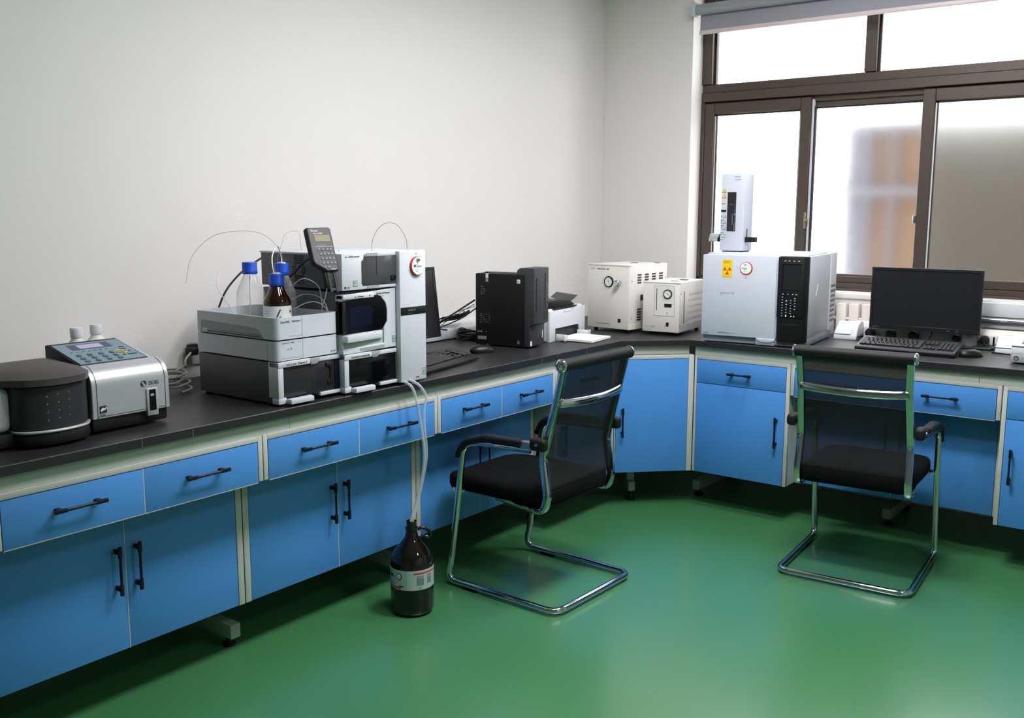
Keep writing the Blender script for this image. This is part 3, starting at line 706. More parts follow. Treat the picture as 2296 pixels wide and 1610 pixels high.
b = B(); b.box(.164, .166, -.0068, -.005, .05, .113); b.obj('door_seam', 'black', de)
b = B(); b.box(.236, .260, -.0075, -.005, .026, .044, bev=.004); b.obj('door_latch', 'black', de)
P('release_tab', 'mid_grey', de, (.115, .172, -.0065, .0, .1155, .126)); P('release_tab', 'mid_grey', de, (.120, .175, -.0065, .0, .003, .0135))
b = B(); b.text('nnn', .006, (.014, -.0045, .114), RT, UP); b.text('COOR noooonnn', .0095, (.030, -.0045, .1135), RT, UP, squeeze=.75); b.text('0', .014, (.104, -.0068, .1135), RT, UP, squeeze=.7); b.disc((.012, -.0045, .012), (0, 1, 0), .004, .0004); b.text('noos', .007, (.021, -.0045, .0095), RT, UP); b.obj('lettering', 'ink', de)
b = B(); b.box(.050, .070, -.0048, -.003, .014, .034); st = b.obj('sticker', 'sticker_grey', de)
b = B(); b.text('F', .016, (.055, -.005, .019), RT, UP)
for q in ((.050, .070, .033, .034), (.050, .070, .014, .015), (.050, .051, .014, .034), (.069, .070, .014, .034)): b.box(q[0], q[1], -.0052, -.0046, q[2], q[3])
b.obj('sticker_print', 'ink', st)
b = B(); cxv, czv = .215, .066           # hexagon of vent slots on the left side
for j in range(13):
    zz = czv+(j-6)*.0078; half = 3.2 - abs(j-6)*.12
    for i in range(-3, 4):
        yy = cxv + i*.0105 + (.0035 if j % 2 else 0)
        if abs(i) > half or (abs(i) <= 1 and abs(j-6) <= 2): continue
        b.box(.0008, .0024, yy-.0034, yy+.0034, zz-.0024, zz+.0024)
b.obj('vent_slots', 'gap', de)
b = B(); b.cyl((.075, .12, .127), (.075, .12, .143), .004, seg=12); b.cyl((.088, .10, .127), (.088, .10, .139), .003, seg=12); b.cyl((.070, .12, .143), (.070, .12, .150), .002, seg=10); b.obj('top_fitting', 'tube_white', de)
ov = thing('column_oven', 'tall narrow light grey column oven at the right of the stack', 'lab instrument', (.752, -2.546, HB), 90)
P('housing', 'light_grey', ov, (.0, .138, .02, .42, .008, .486), bev=.004)
P('front_door', 'light_grey', ov, (.0, .138, -.004, .024, .009, .488), bev=.005)
for x in (.01, .108): P('foot', 'rubber', ov, (x, x+.02, .05, .07, 0, .009)); P('foot', 'rubber', ov, (x, x+.02, .38, .40, 0, .009))
bd_ = P('name_band', 'black', ov, (.003, .135, -.0056, .0, .256, .284), bev=.001)
b = B(); b.text('80000E 90', .011, (.040, -.0060, .269), RT, UP, squeeze=.8); b.text('nnnnnnnn', .006, (.040, -.0060, .260), RT, UP); b.obj('lettering', 'ink_grey', bd_)
sx, sz = .086, .432
b = B(); b.disc((sx, -.008, sz), (0, 1, 0), .034, .004, 40); sk = b.obj('round_badge', 'red', ov)
b = B(); b.disc((sx+.0008, -.0128, sz), (0, 1, 0), .0318, .0009, 40); b.obj('badge_face', 'sticker', sk)
b = B(); b.text('Guo', .016, (sx-.010, -.0141, sz-.005), RT, UP); b.text('n n. n', .007, (sx-.012, -.0141, sz-.016), RT, UP); b.text('nnnnnn', .004, (sx-.012, -.0141, sz-.021), RT, UP); b.text('nn', .007, (sx-.006, -.0141, sz+.009), RT, UP); b.disc((sx-.017, -.0141, sz+.0005), (0, 1, 0), .005, .0004); b.obj('badge_print', 'lcd_navy', sk)
b = B(); b.disc((sx-.002, -.0141, sz+.020), (0, 1, 0), .007, .0004); b.disc((sx+.006, -.0141, sz+.021), (0, 1, 0), .005, .0004); b.obj('badge_leaf', 'ink_green', sk)
b = B(); b.box(.112, .130, -.0046, -.003, .028, .052); st = b.obj('sticker', 'sticker_grey', ov)
b = B(); b.text('C', .016, (.116, -.0048, .033), RT, UP)
for q in ((.112, .130, .051, .052), (.112, .130, .028, .029), (.112, .113, .028, .052), (.129, .130, .028, .052)): b.box(q[0], q[1], -.0050, -.0044, q[2], q[3])
b.obj('sticker_print', 'ink', st)
b = B(); b.box(.078, .094, -.0048, -.003, .020, .0235); b.disc((.086, -.0046, .476), (0, 1, 0), .002, .0005); b.obj('lock_slot', 'ink', ov)

for q in (p2, au, de): q.scale = (.968, 1, 1)
# hand-held control pad clipped to the tower
kc = thing('control_keypad', 'grey hand-held control keypad with small display clipped to the right stack', 'keypad', (.757, -2.836, 1.281))
kc.scale = (.90, .90, .92); kc.rotation_euler = Euler((R(-19), 0, R(90-8)), 'XYZ')
b = B(); b.prism([(-.10, .165), (-.104, .158), (-.104, .040), (-.098, .028), (-.052, .0), (-.004, .0), (0, .006), (0, .158), (-.006, .165)], -.002, .022, 'y', bev=.003); b.obj('body', 'black_matte', kc)
b = B(); b.prism([(-.098, .162), (-.100, .156), (-.100, .042), (-.094, .031), (-.051, .004), (-.006, .004), (-.004, .008), (-.004, .156), (-.008, .162)], -.0035, .0, 'y', bev=.0008, seg=1); b.obj('front_plate', 'charcoal', kc)
b = B(); b.box(-.078, -.012, -.0042, -.003, .112, .136); b.obj('display', 'lcd_olive', kc)
b = B()
for j, xs_ in enumerate(((-.070, -.053, -.036, -.020), (-.066, -.050, -.034, -.018), (-.063, -.047, -.031, -.015), (-.062, -.045, -.029, -.013))):
    for x in xs_: b.box(x-.0055, x+.0055, -.0055, -.003, .078-.017*j, .086-.017*j, bev=.001, seg=1)
b.box(-.048, -.036, -.0055, -.003, .012, .019, bev=.001, seg=1); b.box(-.062, -.054, -.0055, -.003, .012, .018, bev=.001, seg=1); b.obj('keys', 'ink_grey', kc)
b = B(); b.text('Eurano', .012, (-.088, -.0038, .149), RT, UP, squeeze=.85); b.text('8onoooT008', .0085, (-.080, -.0038, .139), RT, UP, squeeze=.85); b.text('n   n   n   n', .008, (-.072, -.0038, .097), RT, UP); b.box(-.086, -.006, -.0040, -.003, .0925, .0932); b.text('oono', .009, (-.034, -.0038, .006), RT, UP); b.obj('lettering', 'ink_white', kc)
b = B(); b.box(-.052, -.042, .003, .008, -.075, .004); b.box(-.026, -.016, .003, .008, -.075, .004); b.obj('clip_strap', 'smoke_grey', kc)
b = B(); b.box(-.06, -.01, .006, .03, -.055, .01, bev=.003); b.obj('clip', 'black_matte', kc)

# ------------------------------------------------------------------ tubes and leads round the stack
def line(name, label, cat, pts, r, m, group=None, n=8):
    b = B(); b.sweep(smooth_path(pts, n), r, seg=8); o = b.obj(name, m, None, smooth=70); return tag(o, label, cat, group)
zc = TZ
line('capillary_tube', 'thin clear capillary making the wide arch to the left above the tray', 'tube', [(.24, -3.075, 1.23), (.25, -3.055, 1.315), (.29, -3.02, 1.376), (.34, -2.99, 1.402), (.42, -2.945, 1.41), (.47, -2.905, 1.393), (.51, -2.88, 1.345), (.518, -2.872, 1.308)], .0006, 'ink_grey')
line('capillary_tube', 'thin clear capillary looping from the amber bottle up behind the keypad', 'tube', [(.604, -2.968, 1.275), (.592, -2.958, 1.32), (.575, -2.925, 1.365), (.52, -2.86, 1.40), (.48, -2.77, 1.405), (.47, -2.75, 1.34)], .0006, 'ink_grey')
line('capillary_tube', 'thin black capillary arching above the lid of the detector', 'tube', [(.655, -2.583, 1.3365), (.66, -2.585, 1.37), (.66, -2.567, 1.402), (.66, -2.535, 1.428), (.66, -2.50, 1.436), (.66, -2.46, 1.43), (.66, -2.43, 1.405), (.66, -2.408, 1.37), (.66, -2.405, 1.3395)], .0008, 'ink')
line('solvent_tube', 'white tube rising straight out of the amber bottle cap', 'tube', [(.598, -2.978, 1.268), (.594, -2.982, 1.30), (.580, -2.970, 1.33), (.562, -2.943, 1.355)], .0022, 'tube_white')
line('solvent_tube', 'white tube leaving the cap of the rear clear bottle', 'tube', [(.50, -2.865, 1.298), (.50, -2.866, 1.318), (.51, -2.88, 1.34), (.52, -2.895, 1.36)], .0022, 'tube_white')
line('solvent_tube', 'white tube curling over the left rim of the tray', 'tube', [(.52, -3.062, 1.10), (.47, -3.055, 1.15), (.40, -3.06, 1.22), (.38, -3.04, 1.28)], .0014, 'tube_white')
line('solvent_tube', 'highest white tube arching into the right corner of the tray', 'tube', [(.54, -2.865, 1.205), (.57, -2.865, 1.235), (.61, -2.855, 1.25), (.65, -2.835, 1.225), (.66, -2.83, 1.17), (.655, -2.825, 1.09)], .0016, 'tube_white')
line('solvent_tube', 'middle white tube arching into the right corner of the tray', 'tube', [(.545, -2.86, 1.175), (.59, -2.85, 1.195), (.64, -2.83, 1.19), (.67, -2.82, 1.16), (.68, -2.815, 1.09)], .0016, 'tube_white')
line('solvent_tube', 'lowest white tube arching into the right corner of the tray', 'tube', [(.60, -2.90, 1.15), (.63, -2.87, 1.17), (.66, -2.845, 1.17), (.685, -2.825, 1.14), (.69, -2.815, 1.09)], .0016, 'tube_white')
line('solvent_tube', 'white tube running from keypad strap down to the tray', 'tube', [(.725, -2.86, 1.235), (.70, -2.85, 1.19), (.665, -2.838, 1.14), (.66, -2.842, 1.09)], .0016, 'tube_white')
line('solvent_tube', 'white tube lying across the bottom of the tray to the left bottle', 'tube', [(.52, -3.0, 1.09), (.55, -3.03, 1.105), (.62, -3.02, 1.115), (.66, -2.99, 1.10)], .0018, 'tube_white')
line('solvent_tube', 'white tube standing inside the leftmost clear bottle', 'tube', [(.48, -2.99, 1.078), (.482, -2.991, 1.16), (.48, -2.988, 1.25), (.478, -2.986, 1.262)], .0018, 'tube_white')
line('black_cable', 'thick black cable hanging between the back of the stack and the wall', 'cable', [(.20, -2.66, 1.325), (.20, -2.726, 1.297), (.20, -2.803, 1.257), (.20, -2.875, 1.195), (.20, -2.916, 1.126), (.20, -2.933, 1.07), (.21, -2.94, .95)], .0036, 'rubber')
line('black_cable', 'black cable from the back of the keypad to the detector side', 'cable', [(.695, -2.875, 1.33), (.65, -2.86, 1.325), (.58, -2.835, 1.305), (.52, -2.822, 1.27), (.48, -2.816, 1.25)], .004, 'rubber')
# waste jug and its two hoses
jg = thing('waste_jug', 'large amber glass waste jug with white label standing on the floor', 'jug', (.795, -2.545, 0))
b = B(); b.lathe([(0, 0), (.058, 0), (.072, .004), (.079, .016), (.080, .03), (.080, .185), (.078, .205), (.070, .228), (.055, .250), (.038, .270), (.0255, .288), (.0215, .305), (.0205, .315), (.0235, .318), (.0235, .324), (.0185, .326), (.0185, .345), (.0195, .348), (.0165, .349), (.0165, .30), (0, .30)], seg=48); b.obj('body', 'amber_dark', jg, smooth=50)
ha = R(math.degrees(math.atan2(-5.07+2.545, 3.18-.795))+100); hx, hy = math.cos(ha), math.sin(ha)
b = B(); b.sweep(smooth_path([(hx*.022, hy*.022, .313), (hx*.040, hy*.040, .318), (hx*.060, hy*.060, .309), (hx*.072, hy*.072, .290), (hx*.060, hy*.060, .282), (hx*.036, hy*.036, .286)], 6), .0065, .0065, seg=12); b.obj('finger_ring', 'amber_dark', jg, smooth=60)
A1 = math.degrees(math.atan2(-5.07+2.545, 3.18-.795))
b = B(); b.band((0, 0, 0), .0803, .108, .182, A1-88, A1+84, n=36); lb = b.obj('label', 'sticker_grey', jg, smooth=60)
b = B(); on_cyl(b, (0, 0, 0), .0811, A1+38, .168, .098, .006); on_cyl(b, (0, 0, 0), .0811, A1-52, .112, .060, .007); b.obj('label_stripe', 'orange_red', lb)
b = B(); on_cyl(b, (0, 0, 0), .0811, A1-16, .120, .001, .056)
for da, z_, w_, h_ in ((22, .158, .028, .004), (22, .126, .028, .028), (50, .156, .022, .006), (50, .128, .022, .025), (22, .114, .01, .004)): on_cyl(b, (0, 0, 0), .0811, A1+da, z_, w_, h_)
b.obj('label_text_blocks', 'ink_grey', lb)
b = B(); on_cyl(b, (0, 0, 0), .0811, A1-64, .152, .022, .010); on_cyl(b, (0, 0, 0), .0811, A1-30, .120, .020, .004); on_cyl(b, (0, 0, 0), .0811, A1-62, .128, .028, .001)
cc = Vector((.0815*math.cos(R(A1-36)), .0815*math.sin(R(A1-36)), .159)); nn = Vector((cc.x, cc.y, 0)).normalized()
b.disc(cc, nn, .012, .0006, 24); b.obj('label_print', 'ink', lb)
b = B(); b.disc(cc+nn*.0008, nn, .0088, .0004, 24); ls = b.obj('label_badge', 'sticker', lb)
b = B(); b.sweep([cc+nn*.0014+Vector((0, 0, -.006)), cc+nn*.0014+Vector((0, 0, .006))], .002, .0005, seg=8); b.obj('badge_mark', 'red', ls)
h1 = [(.715, -2.536, .862), (.745, -2.534, .866), (.785, -2.522, .845), (.80, -2.513, .79), (.80, -2.505, .755), (.805, -2.497, .70), (.815, -2.492, .60), (.812, -2.499, .52), (.803, -2.522, .42), (.796, -2.552, .34), (.796, -2.553, .31)]
h2 = [(.715, -2.521, .863), (.75, -2.506, .868), (.79, -2.485, .845), (.807, -2.468, .80), (.805, -2.478, .765), (.808, -2.483, .70), (.814, -2.479, .60), (.808, -2.486, .52), (.798, -2.509, .42), (.795, -2.539, .34), (.795, -2.540, .31)]
line('drain_hose', 'translucent hose bending left from under the oven down into the waste jug', 'hose', h1, .0052, 'hose')
line('drain_hose', 'translucent hose bulging right beneath the oven before dropping into the waste jug', 'hose', h2, .0052, 'hose')
# ------------------------------------------------------------------ computer on the left bench
def monitor(label, loc, rotz, w, h, tilt, neck=True, group=None):
    """local x right, screen faces -y, origin on the bench under the screen centre"""
    t = thing('monitor', label, 'monitor', loc, rotz)
    zb = .062
    T_ = Matrix.Translation((0, 0, zb)) @ Matrix.Rotation(R(-tilt), 4, 'X')
    b = B(); b.box(-w/2, w/2, .0, .022, 0, h, bev=.003, M=T_); b.box(-w*.3, w*.3, .02, .045, h*.2, h*.75, bev=.012, M=T_); b.obj('casing', 'bezel', t)
    b = B(); q = .0135
    for x0, x1, z0, z1 in ((-w/2, w/2, h-q, h), (-w/2, w/2, 0, q*1.6), (-w/2, -w/2+q, q*1.6, h-q), (w/2-q, w/2, q*1.6, h-q)): b.box(x0, x1, -.004, .002, z0, z1, bev=.0015, seg=1, M=T_)
    bz = b.obj('bezel', 'bezel', t)
    b = B(); b.box(-w/2+q, w/2-q, -.001, .001, q*1.6, h-q, M=T_); b.obj('screen', 'screen_black', t)
    b = B(); b.text('LENODO', .008, T_ @ Vector((-w/2+.016, -.0046, .007)), RT, T_.to_3x3() @ Vector(UP)); b.box(w*.22, w*.24, -.0046, -.003, .009, .011, M=T_); b.box(w*.30, w*.32, -.0046, -.003, .009, .011, M=T_); b.obj('bezel_marks', 'ink_grey', bz)
    return t, T_
mL, T_ = monitor('black monitor half hidden behind the tall column oven', (.262, -2.02, HB), 90, .50, .318, 7)
b = B(); b.box(-.02, .02, .045, .06, .0, .24, bev=.004); b.obj('neck', 'bezel', mL); b = B(); b.prism(rrect(-.11, .11, -.03, .15, .03), 0, .010, bev=.003, rim=True); b.obj('stand_base', 'bezel', mL)
def keyboard(label, loc, rotz, w=.43, d=.15, lift=.030):
    t = thing('keyboard', label, 'keyboard', loc, rotz)
    an = math.atan2(lift, d); T_ = Matrix.Translation((0, 0, .006)) @ Matrix.Rotation(an, 4, 'X')
    b = B(); b.prism([(0, -.003), (d, -.003), (d, .014), (.028, .014), (.004, .013), (0, .010)], 0, w, 'x', bev=.003, M=T_); b.obj('case', 'bezel', t)
    b = B(); b.box(.02, .06, d-.03, d-.01, 0, lift*.85, bev=.002); b.box(w-.06, w-.02, d-.03, d-.01, 0, lift*.85, bev=.002); b.box(.02, .06, .002, .012, 0, .004); b.box(w-.06, w-.02, .002, .012, 0, .004); b.obj('feet', 'rubber', t)
    P_ = .0186
    def key(x0, x1, row):
        b = B(); y0 = .034+row*.0190; b.box(x0+.0012, x1-.0012, y0, y0+.0165, .013, .0205, bev=.002, seg=1, M=T_); b.obj('key', 'key', t)
    rows = [[1.3, 1.2, 1.2, 6, 1.2, 1.2, 1.5], [2.2]+[1]*10+[1.6], [1.6]+[1]*11+[1.2], [1.4]+[1]*11+[1.4], [1]*12+[1.8]]
    k = 0
    for r_, ws in enumerate(rows):
        x = .012; sc = (w*.62)/sum(ws)
        for u in ws:
            key(x, x+u*sc, r_); x += u*sc
    for r_ in range(5):
        for c_ in range(3):
            if r_ == 2 or (r_ == 1 and c_ != 1): continue
            x = .012+w*.62+.010+c_*.0172; key(x, x+.0172, r_)
        for c_ in range(4):
            x = w-.012-(4-c_)*.0172
            if x > w-.085: key(x, x+.0172, r_)
    return t
keyboard('black keyboard beside the tall column oven on the left bench', (.680, -2.325, HB), 102, w=.44, d=.155, lift=.026)
def mouse(label, x, y, rz):
    t = thing('mouse', label, 'mouse', (x, y, HB), rz)
    b = B(); n = 20; rings = []
    for z, s in ((0, .97), (.006, 1.0), (.014, .97), (.022, .86), (.029, .66), (.033, .38)):
        rings.append([b.bm.verts.new((.032*s*math.cos(2*math.pi*k/n)*(1+.06*math.sin(2*math.pi*k/n)), .057*s*math.sin(2*math.pi*k/n) - (.007*(z/.033)), z)) for k in range(n)])
    for A, Q in zip(rings, rings[1:]):
        for k in range(n): b.bm.faces.new((A[k], A[(k+1) % n], Q[(k+1) % n], Q[k]))
    b.bm.faces.new(rings[0][::-1]); b.bm.faces.new(rings[-1]); b.obj('body', 'black', t, smooth=70)
    b = B(); M_ = Matrix.Translation((0, .022, .0295)) @ Matrix.Rotation(R(90), 4, 'Y'); b.lathe([(0, -.003), (.006, -.003), (.006, .003), (0, .003)], seg=16, M=M_); b.obj('wheel', 'rubber', t)
    return t
mouse('black mouse at the end of the left keyboard, before the computer tower', .462, -1.712, -22).scale = (1.1, 1.1, 1.05)
pc = thing('computer_tower', 'black desktop computer tower with stickers standing on the left bench', 'computer', (.570, -1.502, HB), 98)
P('side_case', 'black_matte', pc, (.0, .150, .03, .292, .006, .340), bev=.003)
P('foot', 'rubber', pc, (.01, .03, .04, .06, 0, .007)); P('foot', 'rubber', pc, (.12, .14, .04, .06, 0, .007)); P('foot', 'rubber', pc, (.01, .03, .25, .27, 0, .007)); P('foot', 'rubber', pc, (.12, .14, .25, .27, 0, .007))
b = B(); b.prism([(.004, .008), (.045, .008), (.075, .345), (.070, .362), (.055, .371), (-.018, .371), (-.018, .115), (.004, .105)], .004, .150, 'x', bev=.004); fb = b.obj('front_bezel', 'bezel_grey', pc)
b = B(); b.box(.022, .030, -.0195, -.017, .17, .325); b.box(.112, .1135, -.0195, -.017, .13, .345); b.obj('bezel_groove', 'gap', fb)
b = B()
for z in (.215, .235, .255, .27, .285): b.box(.126, .133, -.0195, -.017, z, z+.009)
b.obj('front_ports', 'ink_grey', fb)
b = B()
for (y0, z0, nx, nz, dy, dz) in ((.243, .245, 4, 5, .006, .0085), (.215, .112, 7, 5, .0085, .0095)):
    for i in range(nx):
        for j in range(nz):
            if (i*3+j*5) % 4: b.disc((-.0004, y0+i*dy, z0+j*dz), (1, 0, 0), .0016, .0004, 8)
b.obj('vent_holes', 'mid_grey', pc)
def sticker(par, m, x0, x1, y, z0, z1, name='sticker', flat='y'):
    b = B()
    b.box(x0, x1, y-.0006, y+.0006, z0, z1) if flat == 'y' else b.box(y-.0006, y+.0006, x0, x1, z0, z1)
    return b.obj(name, m, par)
s_ = sticker(pc, 'sticker', .052, .070, 0, .300, .318, flat='x'); b = B(); b.text('0t', .011, (-.0009, .068, .304), (0, -1, 0), UP); b.obj('sticker_print', 'ink', s_)
sticker(pc, 'sticker', .222, .236, 0, .320, .340, flat='x'); s2 = sticker(pc, 'mid_grey', .222, .236, 0, .302, .318, flat='x')
sticker(pc, 'ink_grey', .232, .280, 0, .030, .046, flat='x')
for (y, z, t_) in ((.282, .064, 'soo'), (.262, .064, '8'), (.236, .064, 'c')):
    b = B(); b.text(t_, .012, (-.0006, y, z), (0, -1, 0), UP); b.obj('printed_mark', 'sticker_grey', pc)
b = B(); b.text('NE8', .007, (-.0006, .068, .020), (0, -1, 0), UP); b.text('22', .012, (-.0006, .066, .027), (0, -1, 0), UP); b.obj('printed_mark', 'sticker_grey', pc)
sticker(pc, 'sticker', .010, .024, .003, .012, .034); sticker(pc, 'sticker', .126, .131, .003, .040, .075)
P('adhesive_tag', 'sticker', pc, (-.0006, .012, .222, .240, .3402, .3415)); P('tag_clip', 'black', pc, (.0, .02, .222, .242, .3415, .349), bev=.002)
# outlet trunking along the back of the left bench, plugs and leads
tl = thing('socket_trunking', 'white socket trunking along the wall behind monitor and computer tower', 'socket trunking', (.0, -1.45, HB))
b = B(); b.prism([(.0, 0), (.06, 0), (.06, .05), (.035, .075), (.0, .075)], -.62, .42, 'y', bev=.003); b.obj('channel', 'white_case', tl)
for y in (-.35, -.05, .16): P('outlet_plate', 'light_grey', tl, (.0595, .062, y-.04, y+.04, .006, .046), bev=.001)
P('back_strip', 'black_matte', tl, (.0601, .066, -.62, .42, .0, .005))
ad = thing('plug_adapter', 'black plug with strain relief stuck in the trunking left of the computer tower', 'plug', (.064, -1.40, HB+.03))
b = B(); b.lathe([(0, 0), (.024, 0), (.026, .008), (.022, .032), (.0, .036)], seg=20, M=Matrix.Rotation(R(90), 4, 'Y')); b.obj('body', 'rubber', ad)
b = B(); b.sweep([(.018, .0, .0), (.025, .04, .004), (.026, .062, .0)], [.013, .011, .006], seg=12); b.obj('strain_relief', 'rubber', ad)
br = thing('power_brick', 'black power brick with coiled lead on the bench left of the computer tower', 'power brick', (.15, -1.42, HB))
b = B(); b.box(-.03, .05, -.02, .12, .0, .034, bev=.008, seg=3); b.obj('body', 'black_matte', br)
b = B(); q = []
for k in range(49):
    a = 2*math.pi*k/16; q.append((.03+.055*math.cos(a), -.05+.06*math.sin(a), .005+.0011*k+.004*math.sin(k)))
q += [(.02, .02, .09), (-.01, .08, .10)]
b.sweep(smooth_path(q, 3), .004, seg=8); b.obj('lead', 'rubber', br)
line('video_cable', 'thick black cable slanting from the computer tower down to the monitor', 'cable', [(.25, -1.51, 1.06), (.20, -1.62, .995), (.15, -1.75, .93), (.16, -1.87, .89), (.20, -1.98, .87)], .0042, 'rubber')
line('power_cable', 'black cable beside the slanting one, crossing it near the monitor', 'cable', [(.25, -1.50, 1.02), (.20, -1.56, .97), (.14, -1.67, .925), (.12, -1.80, .885), (.15, -1.92, .865)], .0032, 'rubber')
line('signal_cable', 'thin black lead dropping steeply from the computer tower to the cable bundle', 'cable', [(.25, -1.515, 1.04), (.20, -1.53, 1.01), (.12, -1.55, .96), (.08, -1.56, .93)], .0016, 'rubber')
line('signal_cable', 'thin black lead curving loosely from tower back to the monitor foot', 'cable', [(.25, -1.51, 1.03), (.19, -1.58, 1.0), (.14, -1.68, .945), (.11, -1.80, .93), (.12, -1.9, .90)], .0014, 'rubber')
cb = thing('cable_bundle', 'bundle of folded black leads hanging over the trunking by the computer tower', 'cable bundle', (.09, -1.45, .962))
b = B()
for k, (dz, dx, r_) in enumerate(((0, 0, .006), (.008, .006, .005), (-.007, .004, .005), (.003, -.008, .004))):
    b.sweep(smooth_path([(dx-.02, -.09-.01*k, dz-.006), (dx, -.03, dz), (dx+.01, .03, dz+.008), (dx+.005, .085-.01*k, dz+.018)], 5), r_, seg=8)
b.box(-.01, .014, -.012, .0, -.012, .016, bev=.003); b.obj('folded_lead', 'rubber', cb)
b = B(); b.sweep(smooth_path([(-.01, -.08, -.006), (-.02, -.12, -.03), (-.03, -.10, -.05), (-.024, -.05, -.06)], 6), .0025, seg=8); b.sweep(smooth_path([(.0, -.06, -.006), (-.005, -.14, -.02), (-.02, -.25, -.04), (-.02, -.30, -.06)], 6), .0018, seg=8); b.obj('loose_end', 'rubber', cb)
line('power_cable', 'black cable crossing in an X under the left monitor', 'cable', [(.15, -2.06, .925), (.16, -1.98, .90), (.13, -1.88, .862), (.10, -1.80, .856), (.08, -1.72, .90)], .0035, 'rubber')
line('power_cable', 'black strap-like cable bowed above the bench edge right of the left monitor', 'cable', [(.12, -1.80, .857), (.10, -1.76, .875), (.09, -1.71, .905), (.085, -1.665, .905), (.09, -1.66, .885)], .006, 'rubber')
# printer
pr_ = thing('printer', 'white laser printer with black output tray right of the computer tower', 'printer', (.512, -1.268, HB), 97)
b = B(); b.box(0, .385, .012, .24, .0, .158, bev=.008, seg=3); b.obj('body', 'white_case', pr_)
b = B(); b.prism([(.0, .0), (.06, .0), (.06, .062), (.315, .062), (.322, .045), (.335, .0), (.385, .0), (.385, .15), (.0, .15)], -.004, .014, 'y', bev=.003, seg=2); b.obj('front_cover', 'white_case', pr_)
P('tray_mouth', 'black', pr_, (.06, .325, .004, .0125, .004, .062))
b = B(); b.prism([(.02, .158), (.36, .158), (.36, .166), (.30, .176), (.20, .205), (.02, .205)], .10, .24, 'y', bev=.006); b.obj('top_housing', 'mid_grey', pr_)
b = B(); b.prism([(.03, .16), (.32, .16), (.26, .185), (.16, .197), (.03, .195)], .02, .10, 'y', bev=.004); b.obj('output_well', 'black', pr_)
b = B(); b.prism([(.06, .155), (.30, .155), (.30, .160), (.06, .160)], .0, .02, 'y'); b.obj('top_slot', 'black', pr_)
fl_ = B(); fl_.box(-.11, .11, 0, .12, 0, .003, bev=.001, M=Matrix.Translation((.24, .02, .170)) @ Matrix.Rotation(R(-17), 4, 'Y') @ Matrix.Rotation(R(6), 4, 'X')); fl_.obj('output_flap', 'bezel_grey', pr_)
b = B(); b.sweep(fillet([(.14, -.0045, .146), (.15, -.0045, .136), (.23, -.0045, .137), (.235, -.0045, .147)], .01), .0007, seg=6); b.obj('cover_latch', 'ink_grey', pr_)
P('paper_guide', 'white_case', pr_, (.068, .078, -.06, .0, .004, .034), (.046, .078, -.062, -.056, .004, .034), bev=.002); P('paper_guide', 'white_case', pr_, (.30, .31, -.06, .0, .004, .034), (.30, .335, -.062, -.056, .004, .034), bev=.002)
P('paper_tray', 'light_grey', pr_, (.07, .31, -.02, .10, .001, .005))
pap = thing('paper_stack', 'white paper lying in the open tray before the printer', 'paper', (.512, -1.268, HB), 97)
b = B(); b.box(.082, .295, -.19, -.005, .0055, .016); 
for v in b.bm.verts: v.co.z += max(0, -(v.co.y+.07))*(-.02)
b.obj('sheets', 'paper', pap)

# ------------------------------------------------------------------ gas generators in the corner
ag = thing('air_generator', 'large cream gas generator box with round gauge in the corner of the bench', 'lab instrument', (.37, -.71, HB), -4)
b = B(); b.prism([(0, 0), (.265, 0), (.265, .36), (0, .36)], .018, .352, 'z', bev=.004); b.obj('cabinet', 'cream_case', ag)
P('front_lid', 'cream_case', ag, (-.001, .266, -.002, .02, .347, .354), bev=.001)
P('side_skirt', 'cream_case', ag, (.263, .2665, -.001, .36, .018, .045))
for x in (.03, .22):
    for y in (.04, .32): b = B(); b.cyl((x, y, 0), (x, y, .019), .011, seg=14); b.obj('foot', 'rubber', ag)
def gauge(par, x, z, r_, ang):
    b = B(); b.lathe([(0, 0), (r_, 0), (r_, .006), (r_*.82, .008), (r_*.82, .004), (0, .004)], seg=36, M=Matrix.Translation((x, 0, z)) @ Matrix.Rotation(R(90), 4, 'X')); g_ = b.obj('gauge', 'black', par)
    b = B(); b.disc((x, -.0045, z), (0, 1, 0), r_*.82, .0006, 32); b.obj('gauge_dial', 'sticker', g_)
    b = B(); dx, dz = math.cos(R(ang)), math.sin(R(ang)); b.sweep([(x-dx*r_*.3, -.0058, z-dz*r_*.3), (x+dx*r_*.6, -.0058, z+dz*r_*.6)], [.0016, .0006], .0004, seg=6, up=(0, 1, 0))
    for k in range(9):
        a = R(-40+k*32.5); b.sweep([(x+math.cos(a)*r_*.66, -.0054, z+math.sin(a)*r_*.66), (x+math.cos(a)*r_*.78, -.0054, z+math.sin(a)*r_*.78)], .0006, .0004, seg=5, up=(0, 1, 0))
    b.disc((x, -.0058, z), (0, 1, 0), .002, .0006, 12); b.obj('gauge_needle', 'ink', g_)
gauge(ag, .138, .264, .029, -60)
b = B(); M_ = Matrix.Translation((.208, 0, .261)) @ Matrix.Rotation(R(90), 4, 'X'); b.lathe([(0, 0), (.010, 0), (.010, .014), (.015, .016), (.016, .034), (.013, .038), (0, .037)], seg=28, M=M_); b.obj('regulator_knob', 'chrome', ag)
b = B(); b.text('1 0 1  ', .013, (.020, -.0006, .325), RT, UP); b.text('NEQWA2', .0135, (.062, -.0006, .324), RT, UP, squeeze=.9); b.text('080', .012, (.122, -.0006, .324), RT, UP, squeeze=.8); b.text('Q 5 0 2 7 2 0 W 7 8', .0115, (.058, -.0006, .038), RT, UP, squeeze=.9); b.obj('lettering', 'ink', ag)
b = B(); b.text('- -  -- .a', .009, (.014, -.0006, .041), RT, UP); b.obj('faint_lettering', 'ink_grey', ag)
b = B(); b.box(.199, .216, -.003, .002, .055, .073, bev=.001); b.obj('power_switch', 'black', ag)
b = B()
